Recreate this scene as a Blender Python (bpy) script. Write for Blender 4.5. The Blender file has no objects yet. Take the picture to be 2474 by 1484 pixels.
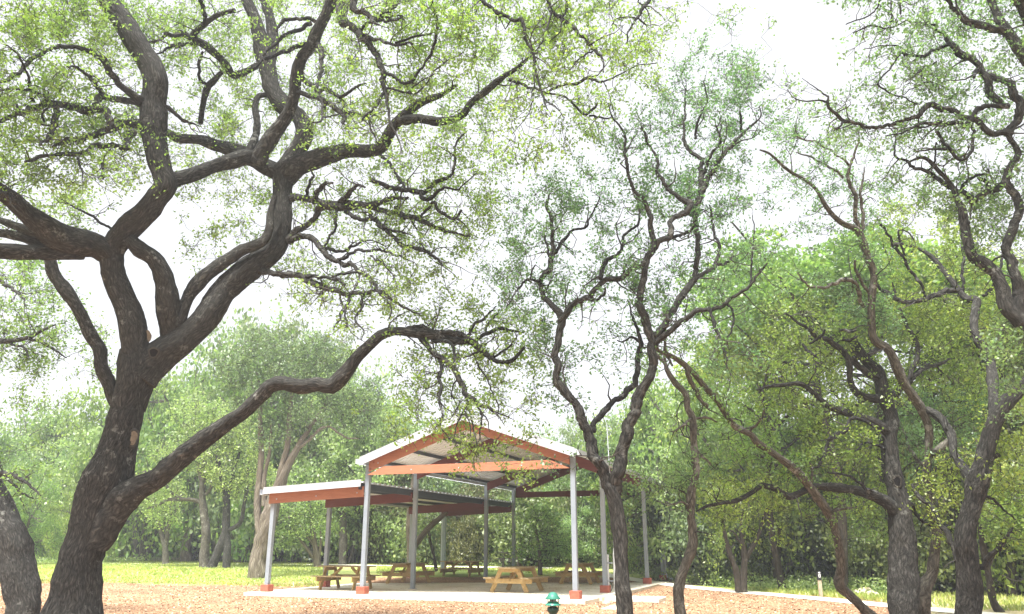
import bpy, math, numpy as np
from mathutils import Vector, Matrix
rng = np.random.default_rng(7)
SC = bpy.context.scene
# ------------------------------------------------------------------ camera
W_, H_, F_, CX, CY = 2473.0, 1484.0, 1923.0, 1236.5, 742.0
PITCH = math.atan(576.0 / F_); EYE = 1.5
cam = bpy.data.objects.new('camera', bpy.data.cameras.new('camera'))
SC.collection.objects.link(cam); SC.camera = cam
cam.location = (0, 0, EYE); cam.rotation_euler = (math.pi / 2 + PITCH, 0, 0)
cam.data.sensor_width = 36; cam.data.lens = 36 * F_ / W_; cam.data.clip_end = 2000
# ------------------------------------------------------------------ light
SUN_EL, SUN_AZ = math.radians(64), math.radians(205)      # high, behind the camera and to the left, veiled by thin cloud
world = bpy.data.worlds.new('World'); SC.world = world; world.use_nodes = True
nt = world.node_tree; nt.nodes.clear()
N = nt.nodes.new; L = nt.links.new
sky = N('ShaderNodeTexSky'); sky.sky_type = 'NISHITA'; sky.sun_disc = False
sky.sun_elevation = SUN_EL; sky.sun_rotation = SUN_AZ; sky.air_density = 1.0; sky.dust_density = 3.0
tc = N('ShaderNodeTexCoord'); sp = N('ShaderNodeSeparateXYZ'); L(tc.outputs['Generated'], sp.inputs[0])
rmp = N('ShaderNodeValToRGB'); L(sp.outputs['Z'], rmp.inputs[0])
cr = rmp.color_ramp; cr.interpolation = 'EASE'
cr.elements[0].position = 0.0; cr.elements[0].color = (2.95, 2.97, 3.02, 1)
cr.elements[1].position = 1.0; cr.elements[1].color = (12.0, 12.8, 14.2, 1)
e = cr.elements.new(0.62); e.color = (2.95, 2.97, 3.02, 1)
mx = N('ShaderNodeMixRGB'); mx.inputs[0].default_value = 0.93
L(sky.outputs[0], mx.inputs[1]); L(rmp.outputs[0], mx.inputs[2])
bg = N('ShaderNodeBackground'); bg.inputs[1].default_value = 0.1; L(mx.outputs[0], bg.inputs[0])
wo = N('ShaderNodeOutputWorld'); L(bg.outputs[0], wo.inputs[0])
sl = bpy.data.lights.new('sun', 'SUN'); sl.energy = 3.3; sl.angle = math.radians(12); sl.color = (1, 0.98, 0.95)
so = bpy.data.objects.new('sun', sl); SC.collection.objects.link(so)
sd = Vector((math.sin(SUN_AZ) * math.cos(SUN_EL), math.cos(SUN_AZ) * math.cos(SUN_EL), math.sin(SUN_EL)))
so.rotation_euler = sd.to_track_quat('Z', 'Y').to_euler(); so.location = sd * 50
SC.view_settings.view_transform = 'Standard'; SC.view_settings.look = 'None'
SC.view_settings.exposure = 1.92; SC.view_settings.gamma = 1.0
SC.render.engine = 'CYCLES'
SC.cycles.max_bounces = 8; SC.cycles.diffuse_bounces = 4; SC.cycles.transmission_bounces = 4; SC.cycles.transparent_max_bounces = 4

# ------------------------------------------------------------------ pixel <-> world
SP, CP = math.sin(PITCH), math.cos(PITCH)
def at(px, py, Y):
    a = (px - CX) / F_; b = (CY - py) / F_
    fy = CP - SP * b; t = Y / fy
    return np.array([a * t, Y, EYE + (SP + CP * b) * t])
def proj(P):
    P = np.atleast_2d(P); z = P[:, 2] - EYE
    fw = P[:, 1] * CP + z * SP; up = -P[:, 1] * SP + z * CP
    return np.stack([CX + F_ * P[:, 0] / fw, CY - F_ * up / fw, fw], 1)
def sstep(a, b, x):
    t = np.clip((x - a) / (b - a), 0, 1); return t * t * (3 - 2 * t)
def terr(x, y):
    x = np.asarray(x, float); y = np.asarray(y, float)
    R = np.hypot(x, y); az = np.arctan2(x, np.maximum(y, .1))
    return 0.5 * sstep(28, 46, R) * (1 - sstep(.1, .3, az)) + .05 * np.sin(x * .21 + 1) * np.sin(y * .17) * sstep(18, 30, np.abs(x + .3 * y - 8)) + 0.0
def gnd(px, py):
    z = 0.0
    for _ in range(25):
        a = (px - CX) / F_; b = (CY - py) / F_
        d = (a, CP - SP * b, SP + CP * b); t = (z - EYE) / d[2]
        x, y = d[0] * t, d[1] * t; z = .5 * z + .5 * float(terr(x, y))
    return np.array([x, y, z])

# ------------------------------------------------------------------ materials
def mat(name, build):
    m = bpy.data.materials.new(name); m.use_nodes = True; t = m.node_tree; t.nodes.clear()
    out = t.nodes.new('ShaderNodeOutputMaterial'); s = build(t, t.nodes.new, t.links.new); t.links.new(s, out.inputs[0]); return m
def ramp(t, src, cols):
    r = t.nodes.new('ShaderNodeValToRGB'); t.links.new(src, r.inputs[0]); el = r.color_ramp.elements
    for i, (p, c) in enumerate(cols):
        q = el[i] if i < 2 else el.new(p)
        q.position = p; q.color = (*c, 1)
    return r.outputs[0]
def noise(t, vec, scale, detail=4, rough=.6):
    n = t.nodes.new('ShaderNodeTexNoise'); n.inputs['Scale'].default_value = scale; n.inputs['Detail'].default_value = detail; n.inputs['Roughness'].default_value = rough
    if vec is not None: t.links.new(vec, n.inputs['Vector'])
    return n.outputs['Fac']
def mapping(t, vec, sc):
    m = t.nodes.new('ShaderNodeMapping'); m.inputs['Scale'].default_value = sc; t.links.new(vec, m.inputs[0]); return m.outputs[0]
def mix(t, f, a, b, mode='MIX'):
    m = t.nodes.new('ShaderNodeMixRGB'); m.blend_type = mode
    for i, v in enumerate((f, a, b)):
        if hasattr(v, 'links'): t.links.new(v, m.inputs[i])
        else: m.inputs[i].default_value = v if i == 0 else (*v, 1)
    return m.outputs[0]
def coords(t, k='Object'):
    return t.nodes.new('ShaderNodeTexCoord').outputs[k]
def princ(t, col, rough=.8, bump=None, bstr=.5, bdist=.02, metal=0, spec=.3):
    p = t.nodes.new('ShaderNodeBsdfPrincipled')
    if hasattr(col, 'links'): t.links.new(col, p.inputs['Base Color'])
    else: p.inputs['Base Color'].default_value = (*col, 1)
    p.inputs['Roughness'].default_value = rough; p.inputs['Metallic'].default_value = metal
    p.inputs['Specular IOR Level'].default_value = spec
    if bump is not None:
        b = t.nodes.new('ShaderNodeBump'); b.inputs['Strength'].default_value = bstr; b.inputs['Distance'].default_value = bdist
        t.links.new(bump, b.inputs['Height']); t.links.new(b.outputs[0], p.inputs['Normal'])
    return p.outputs[0]
def bark_mat(name, dark, mid, light, lich, lamt, fu=16, fv=3.2, bd=.035):
    def b(t, N, L):
        uv = coords(t, 'UV')
        wob = N('ShaderNodeTexNoise'); wob.inputs['Scale'].default_value = 3.0; L(uv, wob.inputs['Vector'])
        ad = N('ShaderNodeMixRGB'); ad.blend_type = 'ADD'; ad.inputs[0].default_value = .18; L(uv, ad.inputs[1]); L(wob.outputs['Color'], ad.inputs[2])
        v = mapping(t, ad.outputs[0], (fu, fv, 1))
        vo = N('ShaderNodeTexVoronoi'); vo.feature = 'DISTANCE_TO_EDGE'; vo.inputs['Scale'].default_value = 1; L(v, vo.inputs['Vector'])
        n1 = noise(t, v, 2.4, 8, .75)
        mu = N('ShaderNodeMath'); mu.operation = 'MULTIPLY_ADD'; L(vo.outputs['Distance'], mu.inputs[0]); mu.inputs[1].default_value = .62; L(n1, mu.inputs[2])
        col = ramp(t, mu.outputs[0], [(.44, dark), (.92, light), (.66, mid)])
        ob = coords(t)
        ln = noise(t, ob, 5.5, 5, .75)
        lm = ramp(t, ln, [(.60 - lamt, (0, 0, 0)), (.68 - lamt, (1, 1, 1))])
        patch = ramp(t, noise(t, ob, .9, 2), [(.42, (0, 0, 0)), (.62, (1, 1, 1))])
        lmm = mix(t, 1.0, lm, patch, 'MULTIPLY')
        col = mix(t, lmm, col, lich)
        col = mix(t, ramp(t, noise(t, ob, .5, 2), [(.35, (0, 0, 0)), (.7, (.45, .45, .45))]), col, mid)
        return princ(t, col, .95, mu.outputs[0], .9, bd, 0, .1)
    return mat(name, b)
M = {}
M['bark'] = bark_mat('oak bark', (.014, .014, .013), (.070, .066, .058), (.180, .170, .15), (.28, .28, .25), .03, 24, 5.5, .05)
M['barkfine'] = bark_mat('oak bark fine', (.011, .011, .011), (.034, .032, .029), (.078, .074, .066), (.24, .24, .23), .05, 34, 10, .012)
M['barkpale'] = bark_mat('weathered grey bark', (.035, .031, .025), (.13, .117, .094), (.27, .245, .20), (.34, .33, .29), .06, 22, 5, .02)
M['juniper'] = bark_mat('shredding juniper bark', (.06, .047, .036), (.20, .17, .13), (.40, .36, .29), (.5, .47, .42), .0, 26, 1.1, .03)
M['darkbark'] = bark_mat('dark bark', (.02, .017, .013), (.055, .046, .034), (.12, .10, .072), (.25, .25, .2), .0, 18, 4, .02)
M['twig'] = mat('twig bark', lambda t, N, L: princ(t, ramp(t, noise(t, coords(t), 2.5), [(.35, (.02, .018, .016)), (.7, (.09, .08, .07))]), .9))
def leaf_mat(name, c1, c2, c3, tr=.5, tcol=1.7):
    def b(t, N, L):
        g = N('ShaderNodeNewGeometry'); oi = N('ShaderNodeObjectInfo')
        col = ramp(t, g.outputs['Random Per Island'], [(0, c1), (1, c3), (.55, c2)])
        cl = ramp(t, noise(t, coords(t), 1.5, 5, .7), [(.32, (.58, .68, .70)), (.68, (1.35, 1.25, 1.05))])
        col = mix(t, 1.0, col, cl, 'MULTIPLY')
        oc = ramp(t, oi.outputs['Random'], [(0, (.85, .95, .95)), (1, (1.15, 1.05, .85))])
        col = mix(t, 1.0, col, oc, 'MULTIPLY')
        d = N('ShaderNodeBsdfDiffuse'); L(col, d.inputs[0])
        tb = N('ShaderNodeBsdfTranslucent'); tm = mix(t, 1.0, col, (tcol * .86, tcol, tcol * .62), 'MULTIPLY'); L(tm, tb.inputs[0])
        ms = N('ShaderNodeMixShader'); ms.inputs[0].default_value = tr; L(d.outputs[0], ms.inputs[1]); L(tb.outputs[0], ms.inputs[2])
        gl = N('ShaderNodeBsdfGlossy'); gl.inputs['Roughness'].default_value = .45; gl.inputs[0].default_value = (1, 1, 1, 1)
        m2 = N('ShaderNodeMixShader'); m2.inputs[0].default_value = .035; L(ms.outputs[0], m2.inputs[1]); L(gl.outputs[0], m2.inputs[2])
        return m2.outputs[0]
    return mat(name, b)
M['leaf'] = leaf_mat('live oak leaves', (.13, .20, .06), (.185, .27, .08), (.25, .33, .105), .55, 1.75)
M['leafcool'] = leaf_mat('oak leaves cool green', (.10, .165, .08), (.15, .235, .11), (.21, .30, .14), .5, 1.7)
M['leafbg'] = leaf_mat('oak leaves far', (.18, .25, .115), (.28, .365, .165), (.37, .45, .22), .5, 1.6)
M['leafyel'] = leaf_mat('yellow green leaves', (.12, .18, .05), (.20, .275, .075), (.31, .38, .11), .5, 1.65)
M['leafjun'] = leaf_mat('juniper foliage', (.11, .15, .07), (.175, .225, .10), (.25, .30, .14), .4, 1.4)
M['leafshade'] = leaf_mat('foliage darkened for shade', (.035, .06, .022), (.065, .10, .035), (.12, .165, .055), .4, 1.4)  # understory shade put into the leaf colour of shrubs and far wood
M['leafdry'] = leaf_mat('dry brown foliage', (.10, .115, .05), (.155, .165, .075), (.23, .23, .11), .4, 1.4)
M['concrete'] = mat('concrete', lambda t, N, L: princ(t, mix(t, ramp(t, noise(t, coords(t), .7, 6), [(.42, (0, 0, 0)), (.66, (.75, .75, .75))]), ramp(t, noise(t, coords(t), 9, 5), [(.3, (.70, .65, .53)), (.7, (.80, .76, .65))]), (.50, .42, .28)), .9, noise(t, coords(t), 40), .2, .004))
M['path'] = mat('pale path', lambda t, N, L: princ(t, ramp(t, noise(t, coords(t), 3, 5), [(.3, (.62, .58, .47)), (.7, (.76, .72, .60))]), .95))
def steel(name, a, b, rough=.5, sc=3):
    return mat(name, lambda t, N, L: princ(t, ramp(t, noise(t, coords(t), sc, 5), [(.3, a), (.7, b)]), rough, noise(t, coords(t), 30), .1, .003, 0, .4))
M['post'] = steel('grey painted steel', (.235, .265, .295), (.29, .32, .35))
M['galv'] = steel('galvanised sheet', (.62, .62, .61), (.74, .74, .73), .5, 1.2)
M['white'] = steel('white metal trim', (.42, .435, .455), (.50, .515, .53), .4)
M['purlin'] = steel('dark steel purlin', (.035, .042, .052), (.06, .07, .08), .5)
M['brick'] = steel('painted red block', (.30, .075, .045), (.42, .12, .07), .8, 9)
def woodm(name, a, b, knots, axis=(1, 1, 1)):
    def bb(t, N, L):
        o = coords(t)
        g = noise(t, mapping(t, o, axis), 6, 6, .65)
        col = ramp(t, g, [(.3, a), (.7, b)])
        vo = N('ShaderNodeTexVoronoi'); vo.inputs['Scale'].default_value = 2.3; L(o, vo.inputs['Vector'])
        col = mix(t, ramp(t, vo.outputs['Distance'], [(.05, (.75, .75, .75)), (.12, (0, 0, 0))]), col, knots)
        return princ(t, col, .75, g, .25, .004, 0, .25)
    return mat(name, bb)
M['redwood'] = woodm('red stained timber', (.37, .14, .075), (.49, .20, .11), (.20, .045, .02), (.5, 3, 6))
M['redwood_shaded'] = woodm('red timber darkened for shade', (.10, .030, .022), (.15, .045, .032), (.06, .018, .012), (.5, 3, 6))  # inner beams: the shade under the roof is put into the timber colour
M['pine'] = woodm('treated pine', (.33, .21, .08), (.48, .33, .14), (.20, .10, .03), (3, 3, 3))
M['pineold'] = woodm('weathered table boards', (.28, .20, .10), (.44, .34, .19), (.2, .13, .06), (3, 3, 3))
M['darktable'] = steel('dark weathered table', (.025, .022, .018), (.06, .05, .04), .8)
M['postwood'] = woodm('grey post wood', (.32, .25, .16), (.5, .42, .3), (.2, .14, .08), (4, 4, 1))
M['black'] = steel('black sign band', (.01, .01, .01), (.02, .02, .02), .6)
M['sign'] = steel('white sign paint', (.6, .6, .6), (.7, .7, .7), .6)
M['rock'] = mat('limestone', lambda t, N, L: princ(t, ramp(t, noise(t, coords(t), 5, 6), [(.35, (.38, .26, .14)), (.5, (.60, .52, .38)), (.7, (.70, .65, .54))]), .95, noise(t, coords(t), 14), .6, .02))
M['green'] = steel('green lamp enamel', (.02, .16, .11), (.035, .22, .15), .35, 8)
M['greentop'] = steel('sun bleached green lamp cap', (.025, .15, .10), (.04, .20, .14), .45, 8)
M['darkgreen'] = steel('dark green lamp body', (.008, .035, .025), (.015, .05, .035), .4)
M['glass'] = mat('lamp glass', lambda t, N, L: princ(t, (.25, .27, .25), .15, None, 0, 0, 0, .5))
M['cut'] = mat('healed pruning wood', lambda t, N, L: princ(t, ramp(t, noise(t, coords(t), 14, 5), [(.3, (.14, .11, .08)), (.7, (.30, .24, .17))]), .9, noise(t, coords(t), 20), .5, .01))
M['hollow'] = mat('hollow wood', lambda t, N, L: princ(t, (.008, .006, .005), 1))
M['freshwood'] = mat('exposed fresh wood', lambda t, N, L: princ(t, (.62, .33, .17), .8))
M['pvc'] = steel('grey pvc conduit', (.52, .53, .52), (.6, .61, .6), .5)
def ground_mat(t, N, L):
    o = coords(t)
    at_ = N('ShaderNodeAttribute'); at_.attribute_name = 'cover'
    sx = N('ShaderNodeSeparateColor'); L(at_.outputs['Color'], sx.inputs[0])
    vo = N('ShaderNodeTexVoronoi'); vo.inputs['Scale'].default_value = 32; L(mapping(t, o, (1, .8, 1)), vo.inputs['Vector'])
    sc_ = N('ShaderNodeSeparateColor'); L(vo.outputs['Color'], sc_.inputs[0])
    chip = ramp(t, sc_.outputs[0], [(0, (.07, .037, .022)), (1, (.52, .38, .25)), (.25, (.25, .145, .08)), (.7, (.35, .22, .13))])
    big = ramp(t, noise(t, o, .55, 5, .65), [(.35, (.78, .72, .70)), (.65, (1.12, 1.06, 1.0))])
    mul = mix(t, 1.0, chip, big, 'MULTIPLY')
    g1 = ramp(t, noise(t, o, 3.0, 6, .7), [(.3, (.26, .32, .09)), (.5, (.38, .42, .14)), (.72, (.40, .41, .18))])
    g2 = ramp(t, noise(t, o, .22, 4, .6), [(.35, (.85, .95, .8)), (.7, (1.15, 1.05, 1.0))])
    gr = mix(t, 1.0, g1, g2, 'MULTIPLY')
    gold = ramp(t, noise(t, o, 2.0, 5, .7), [(.3, (.20, .18, .09)), (.5, (.33, .28, .15)), (.7, (.42, .35, .22))])
    nz = noise(t, o, 1.6, 6, .75)
    def fac(ch, lo=-.25, k=.5):
        m = N('ShaderNodeMath'); m.operation = 'MULTIPLY_ADD'; L(nz, m.inputs[0]); m.inputs[1].default_value = k; 
        m2 = N('ShaderNodeMath'); m2.operation = 'ADD'; L(ch, m2.inputs[0]); m2.inputs[1].default_value = lo; L(m2.outputs[0], m.inputs[2])
        return ramp(t, m.outputs[0], [(.42, (0, 0, 0)), (.58, (1, 1, 1))])
    col = mix(t, fac(sx.outputs[0]), mul, gr)
    col = mix(t, fac(sx.outputs[1]), col, gold)
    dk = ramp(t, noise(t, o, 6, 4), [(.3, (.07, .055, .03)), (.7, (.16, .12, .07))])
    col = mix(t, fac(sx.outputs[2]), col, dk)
    return princ(t, col, .95, vo.outputs['Distance'], .6, .03, 0, .1)
M['ground'] = mat('ground cover', ground_mat)
M['grass'] = leaf_mat('grass blades', (.26, .33, .09), (.38, .44, .14), (.50, .50, .24), .4, 1.3)
def chip_mat(t, N, L):
    g = N('ShaderNodeNewGeometry')
    return princ(t, ramp(t, g.outputs['Random Per Island'], [(0, (.06, .03, .018)), (1, (.74, .60, .42)), (.25, (.27, .15, .08)), (.75, (.46, .29, .16))]), .9)
M['chip'] = mat('wood chips', chip_mat)

# ------------------------------------------------------------------ mesh helpers
class MB:
    def __init__(s): s.v = []; s.f = []; s.uv = []; s.mi = []; s.n = 0; s.sm = []
    def add(s, v, f, mi=0, uv=None, smooth=False):
        v = np.asarray(v, float); f = np.asarray(f, int)
        s.v.append(v); s.f.append(f + s.n); s.n += len(v)
        s.uv.append(uv if uv is not None else np.zeros((f.size, 2)))
        s.mi.append(np.full(len(f), mi)); s.sm.append(np.full(len(f), smooth))
    def box(s, a, b, mi=0):
        x0, y0, z0 = a; x1, y1, z1 = b
        v = [(x0, y0, z0), (x1, y0, z0), (x1, y1, z0), (x0, y1, z0), (x0, y0, z1), (x1, y0, z1), (x1, y1, z1), (x0, y1, z1)]
        s.add(v, [(0, 3, 2, 1), (4, 5, 6, 7), (0, 1, 5, 4), (1, 2, 6, 5), (2, 3, 7, 6), (3, 0, 4, 7)], mi)
    def prism(s, a, b, w, h, up=(0, 0, 1), mi=0):
        a = np.array(a, float); b = np.array(b, float); d = b - a; d /= np.linalg.norm(d)
        r = np.cross(d, up); r /= np.linalg.norm(r); u = np.cross(r, d)
        v = []
        for p in (a, b):
            for i, j in ((-1, -1), (1, -1), (1, 1), (-1, 1)): v.append(p + r * i * w / 2 + u * j * h / 2)
        s.add(v, [(0, 1, 2, 3), (4, 7, 6, 5), (0, 4, 5, 1), (1, 5, 6, 2), (2, 6, 7, 3), (3, 7, 4, 0)], mi)
    def poly(s, pts, y0, y1, mi=0):     # convex polygon in xz extruded along y
        n = len(pts); v = [(p[0], y0, p[1]) for p in pts] + [(p[0], y1, p[1]) for p in pts]
        f = [(i, (i + 1) % n, n + (i + 1) % n, n + i) for i in range(n)]
        s.add(v, f, mi)
        if n == 4: s.add(np.zeros((0, 3)), np.array([(0, 1, 2, 3), (7, 6, 5, 4)]) - len(v), mi)
    def tube(s, P, R, k=8, mi=0, cap=True, lump=0.0, seed=0):
        P = np.asarray(P, float); R = np.asarray(R, float); n = len(P)
        T = np.gradient(P, axis=0); T /= np.linalg.norm(T, axis=1)[:, None] + 1e-9
        ref = np.array([0, 1, .02]) if abs(T[0][1]) < .9 else np.array([0, 0, 1.])
        U = np.zeros((n, 3)); u = ref - T[0] * ref.dot(T[0]); u /= np.linalg.norm(u)
        for i in range(n):
            u = u - T[i] * u.dot(T[i]); u /= np.linalg.norm(u) + 1e-9; U[i] = u
        Vv = np.cross(T, U); th = np.arange(k) / k * 2 * math.pi
        Ls = np.concatenate([[0], np.cumsum(np.linalg.norm(np.diff(P, axis=0), axis=1))])
        rr = R[:, None] * np.ones((1, k))
        if lump:
            ph = np.random.default_rng(seed).random(12) * 6.28; l = Ls[:, None]; sc = max(R.mean() * 3, .05)
            rr = rr * (1 + lump * (.5 * np.sin(2 * th + l / sc * 1.1 + ph[0]) * np.sin(l / sc * .7 + ph[1]) + .45 * np.sin(3 * th - l / sc * 2.1 + ph[2]) * np.sin(l / sc * 1.9 + ph[3])
                  + .35 * np.sin(5 * th + l / sc * 3.3 + ph[4]) * np.sin(l / sc * 3.1 + ph[5]) + .3 * np.sin(l / sc * 5.3 + ph[6]) * np.sin(th + ph[7])))
            if k >= 60:
                nr_ = max(8, int(2 * math.pi * R.max() / .075)); l = Ls[:, None]; wv_ = 1.6 * np.sin(l * 3.1 + th * 2) + 1.1 * np.sin(l * 7.3 - th * 3 + ph[8]) + .8 * np.sin(l * 17 + th * 5 + ph[9])
                rr = rr + .013 * (np.abs(np.sin(nr_ * th * .5 + wv_)) ** .6 - .6) * (.7 + .3 * np.sin(l * 11 + 4 * th))
            if k >= 20: rr = rr * (1 + np.random.default_rng(seed + 50).normal(size=rr.shape) * .016)
        V = P[:, None, :] + rr[..., None] * (np.cos(th)[None, :, None] * U[:, None, :] + np.sin(th)[None, :, None] * Vv[:, None, :])
        i = np.arange(n - 1)[:, None]; j = np.arange(k)[None, :]; j2 = (j + 1) % k
        f = np.stack([i * k + j, i * k + j2, (i + 1) * k + j2, (i + 1) * k + j], -1).reshape(-1, 4)
        c = 2 * math.pi * max(R.mean(), .02)
        u0 = np.broadcast_to(j / k * c, (n - 1, k)); u1 = np.broadcast_to((j + 1) / k * c, (n - 1, k))
        v0 = np.broadcast_to(Ls[:-1, None], (n - 1, k)); v1 = np.broadcast_to(Ls[1:, None], (n - 1, k))
        uv = np.stack([np.stack([u0, v0], -1), np.stack([u1, v0], -1), np.stack([u1, v1], -1), np.stack([u0, v1], -1)], 2).reshape(-1, 2) + seed * .37
        s.add(V.reshape(-1, 3), f, mi, uv, True)
        if cap:
            for e_, o_ in ((0, 0), (n - 1, 1)):
                ring = V[e_]; cpt = P[e_] + (T[e_] * (R[e_] * .3) * (1 if o_ else -1))
                v = np.vstack([ring, cpt]); q = [(a, (a + 1) % k, k, k) for a in range(k)]
                q = np.array(q); tri = q[:, :3]
                s.tri(v, tri if o_ else tri[:, ::-1], mi)
    def tri(s, v, f, mi=0):
        # triangles kept as degenerate-free quads by splitting the last edge
        v = np.asarray(v, float); f = np.asarray(f, int); mid = (v[f[:, 1]] + v[f[:, 2]]) / 2; n = len(v)
        s.add(np.vstack([v, mid]), np.stack([f[:, 0], f[:, 1], n + np.arange(len(f)), f[:, 2]], 1), mi, None, True)
    def lathe(s, prof, k=24, mi=0, c=(0, 0)):
        th = np.arange(k) / k * 2 * math.pi; pr = np.array(prof)
        V = np.stack([c[0] + pr[:, 0, None] * np.cos(th), c[1] + pr[:, 0, None] * np.sin(th), np.broadcast_to(pr[:, 1, None], (len(pr), k))], -1)
        i = np.arange(len(pr) - 1)[:, None]; j = np.arange(k)[None]; j2 = (j + 1) % k
        s.add(V.reshape(-1, 3), np.stack([i * k + j, i * k + j2, (i + 1) * k + j2, (i + 1) * k + j], -1).reshape(-1, 4), mi, None, True)
    def leaves(s, P, ln, wd, mi=0, rg=rng, up=None):
        n = len(P)
        if n == 0: return
        d = rg.normal(size=(n, 3)); 
        if up is not None: d += up
        d /= np.linalg.norm(d, axis=1)[:, None]
        q = rg.normal(size=(n, 3)); q = np.cross(d, q); q /= np.linalg.norm(q, axis=1)[:, None]
        l = (ln * rg.uniform(.6, 1.3, n))[:, None]; w = (wd * rg.uniform(.7, 1.3, n))[:, None]
        V = np.stack([P - d * l * .5, P + q * w * .5 + d * l * .05, P + d * l * .5, P - q * w * .5 + d * l * .05], 1)
        s.add(V.reshape(-1, 3), np.arange(4 * n).reshape(-1, 4), mi)
    def build(s, name, mats, parent=None, off=None):
        v = np.vstack(s.v); f = np.vstack(s.f)
        if off is not None: v = v - np.asarray(off)
        me = bpy.data.meshes.new(name); nf = len(f)
        me.vertices.add(len(v)); me.vertices.foreach_set('co', v.astype(np.float32).ravel())
        me.loops.add(nf * 4); me.loops.foreach_set('vertex_index', f.astype(np.int32).ravel())
        me.polygons.add(nf); me.polygons.foreach_set('loop_start', np.arange(nf, dtype=np.int32) * 4); me.polygons.foreach_set('loop_total', np.full(nf, 4, np.int32))
        me.polygons.foreach_set('material_index', np.concatenate(s.mi).astype(np.int32))
        me.polygons.foreach_set('use_smooth', np.concatenate(s.sm).astype(bool))
        if any(m.name.startswith(('oak bark', 'weathered grey', 'shred', 'dark bark')) for m in mats):
            uvl = me.uv_layers.new(name='UVMap'); uvl.data.foreach_set('uv', np.vstack(s.uv).astype(np.float32).ravel())
        for m in mats: me.materials.append(m)
        me.update(calc_edges=True); me.validate()
        o = bpy.data.objects.new(name, me); SC.collection.objects.link(o)
        if parent is not None: o.parent = parent
        return o
def tag(o, label=None, cat=None, group=None, kind=None):
    if label: o['label'] = label
    if cat: o['category'] = cat
    if group: o['group'] = group
    if kind: o['kind'] = kind
    return o
def empty(name, loc, label, cat, group=None, rz=0):
    o = bpy.data.objects.new(name, None); SC.collection.objects.link(o); o.empty_display_size = .3
    o.location = tuple(float(c) for c in loc); o.rotation_euler = (0, 0, rz); return tag(o, label, cat, group)
def copy_tree(o, parent=None):
    c = o.copy(); SC.collection.objects.link(c); c.parent = parent
    for ch in list(o.children): copy_tree(ch, c)
    return c

# ------------------------------------------------------------------ ground
def ground():
    xs = np.concatenate([np.linspace(-600, -90, 12), np.arange(-85, 60, .8), np.linspace(65, 600, 12)])
    ys = np.concatenate([np.linspace(-60, -5, 6), np.arange(-4, 95, .8), np.linspace(100, 900, 14)])
    X, Y = np.meshgrid(xs, ys); Z = terr(X, Y); nx = len(xs); ny = len(ys)
    V = np.stack([X, Y, Z], -1).reshape(-1, 3)
    i = np.arange(ny - 1)[:, None]; j = np.arange(nx - 1)[None]
    f = np.stack([i * nx + j, i * nx + j + 1, (i + 1) * nx + j + 1, (i + 1) * nx + j], -1).reshape(-1, 4)
    m = MB(); m.add(V, f, 0, None, True)
    # mulch reaches out to a wavering line; lawn beyond it, on the right a golden strip and the dark floor of the wood
    az = np.arctan2(X, np.maximum(Y, .1)); R = np.hypot(X, Y)
    edge = 34 + 2.0 * np.sin(az * 9) + 1.2 * np.sin(az * 23 + 1)
    edge = np.where(az > -.22, 30 + 14 * sstep(-.22, -.1, az), edge)          # mulch passes under the left of the slab
    edge = np.where(az > -.16, 36.0, edge)
    edge = np.where(az > .17, 33 - (az - .17) * 28, edge); edge = np.maximum(edge, 22.5)
    g = sstep(-1.2, 1.2, R - edge)
    patch = sstep(.6, 1, 1 - np.hypot((X + 24) / 14, (Y - 62) / 9)) ; g = g * (1 - patch)
    gold = sstep(.40, .46, az) * sstep(20.5, 21.5, R) 
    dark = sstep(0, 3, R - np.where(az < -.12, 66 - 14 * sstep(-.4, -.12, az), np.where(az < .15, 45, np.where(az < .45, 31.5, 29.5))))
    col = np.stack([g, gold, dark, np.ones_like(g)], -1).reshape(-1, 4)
    o = m.build('ground', [M['ground']]); tag(o, 'orange bark mulch and sunlit lawn under the trees', None, None, 'structure')
    at_ = o.data.attributes.new('cover', 'FLOAT_COLOR', 'POINT'); at_.data.foreach_set('color', col.astype(np.float32).ravel())
    return lambda x, y: None
ground()
def strip(name, pts, w, label, zz=.012):
    P = np.array(pts, float); t = np.linspace(0, 1, 60); s = np.linspace(0, 1, len(P))
    c = np.stack([np.interp(t, s, P[:, k]) for k in (0, 1)], 1)
    k = np.ones(9) / 9; 
    cc = np.stack([np.convolve(np.pad(c[:, a], 4, 'edge'), k, 'valid') for a in (0, 1)], 1); T = np.gradient(cc, axis=0); T /= np.linalg.norm(T, axis=1)[:, None]
    n = np.stack([-T[:, 1], T[:, 0]], 1); V = []
    for sgn in (-.5, -.2, .2, .5):
        q = cc + n * w * sgn; V.append(np.stack([q[:, 0], q[:, 1], terr(q[:, 0], q[:, 1]) + zz], 1))
    V = np.stack(V, 1).reshape(-1, 3); i = np.arange(59)[:, None]; j = np.arange(3)[None]
    m = MB(); m.add(V, np.stack([i * 4 + j + 1, i * 4 + j, (i + 1) * 4 + j, (i + 1) * 4 + j + 1], -1).reshape(-1, 4)); o = m.build(name, [M['path']]); tag(o, label, None, None, 'structure')
strip('path', [(2.5, 41), (5.5, 33.5) , (7.6, 28.8), (9.1, 24.5), (9.9, 21.5), (10.9, 18.9), (12.5, 15)], 1.0, 'pale concrete footpath curving past the trees on the right', .015)
strip('gravel_path', [(-26, 49), (-14, 46.5), (-8.5, 44.5), (-4.5, 43), (2.5, 41.5)], 1.1, 'pale trodden path crossing the lawn behind the pavilion', .016)

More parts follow.
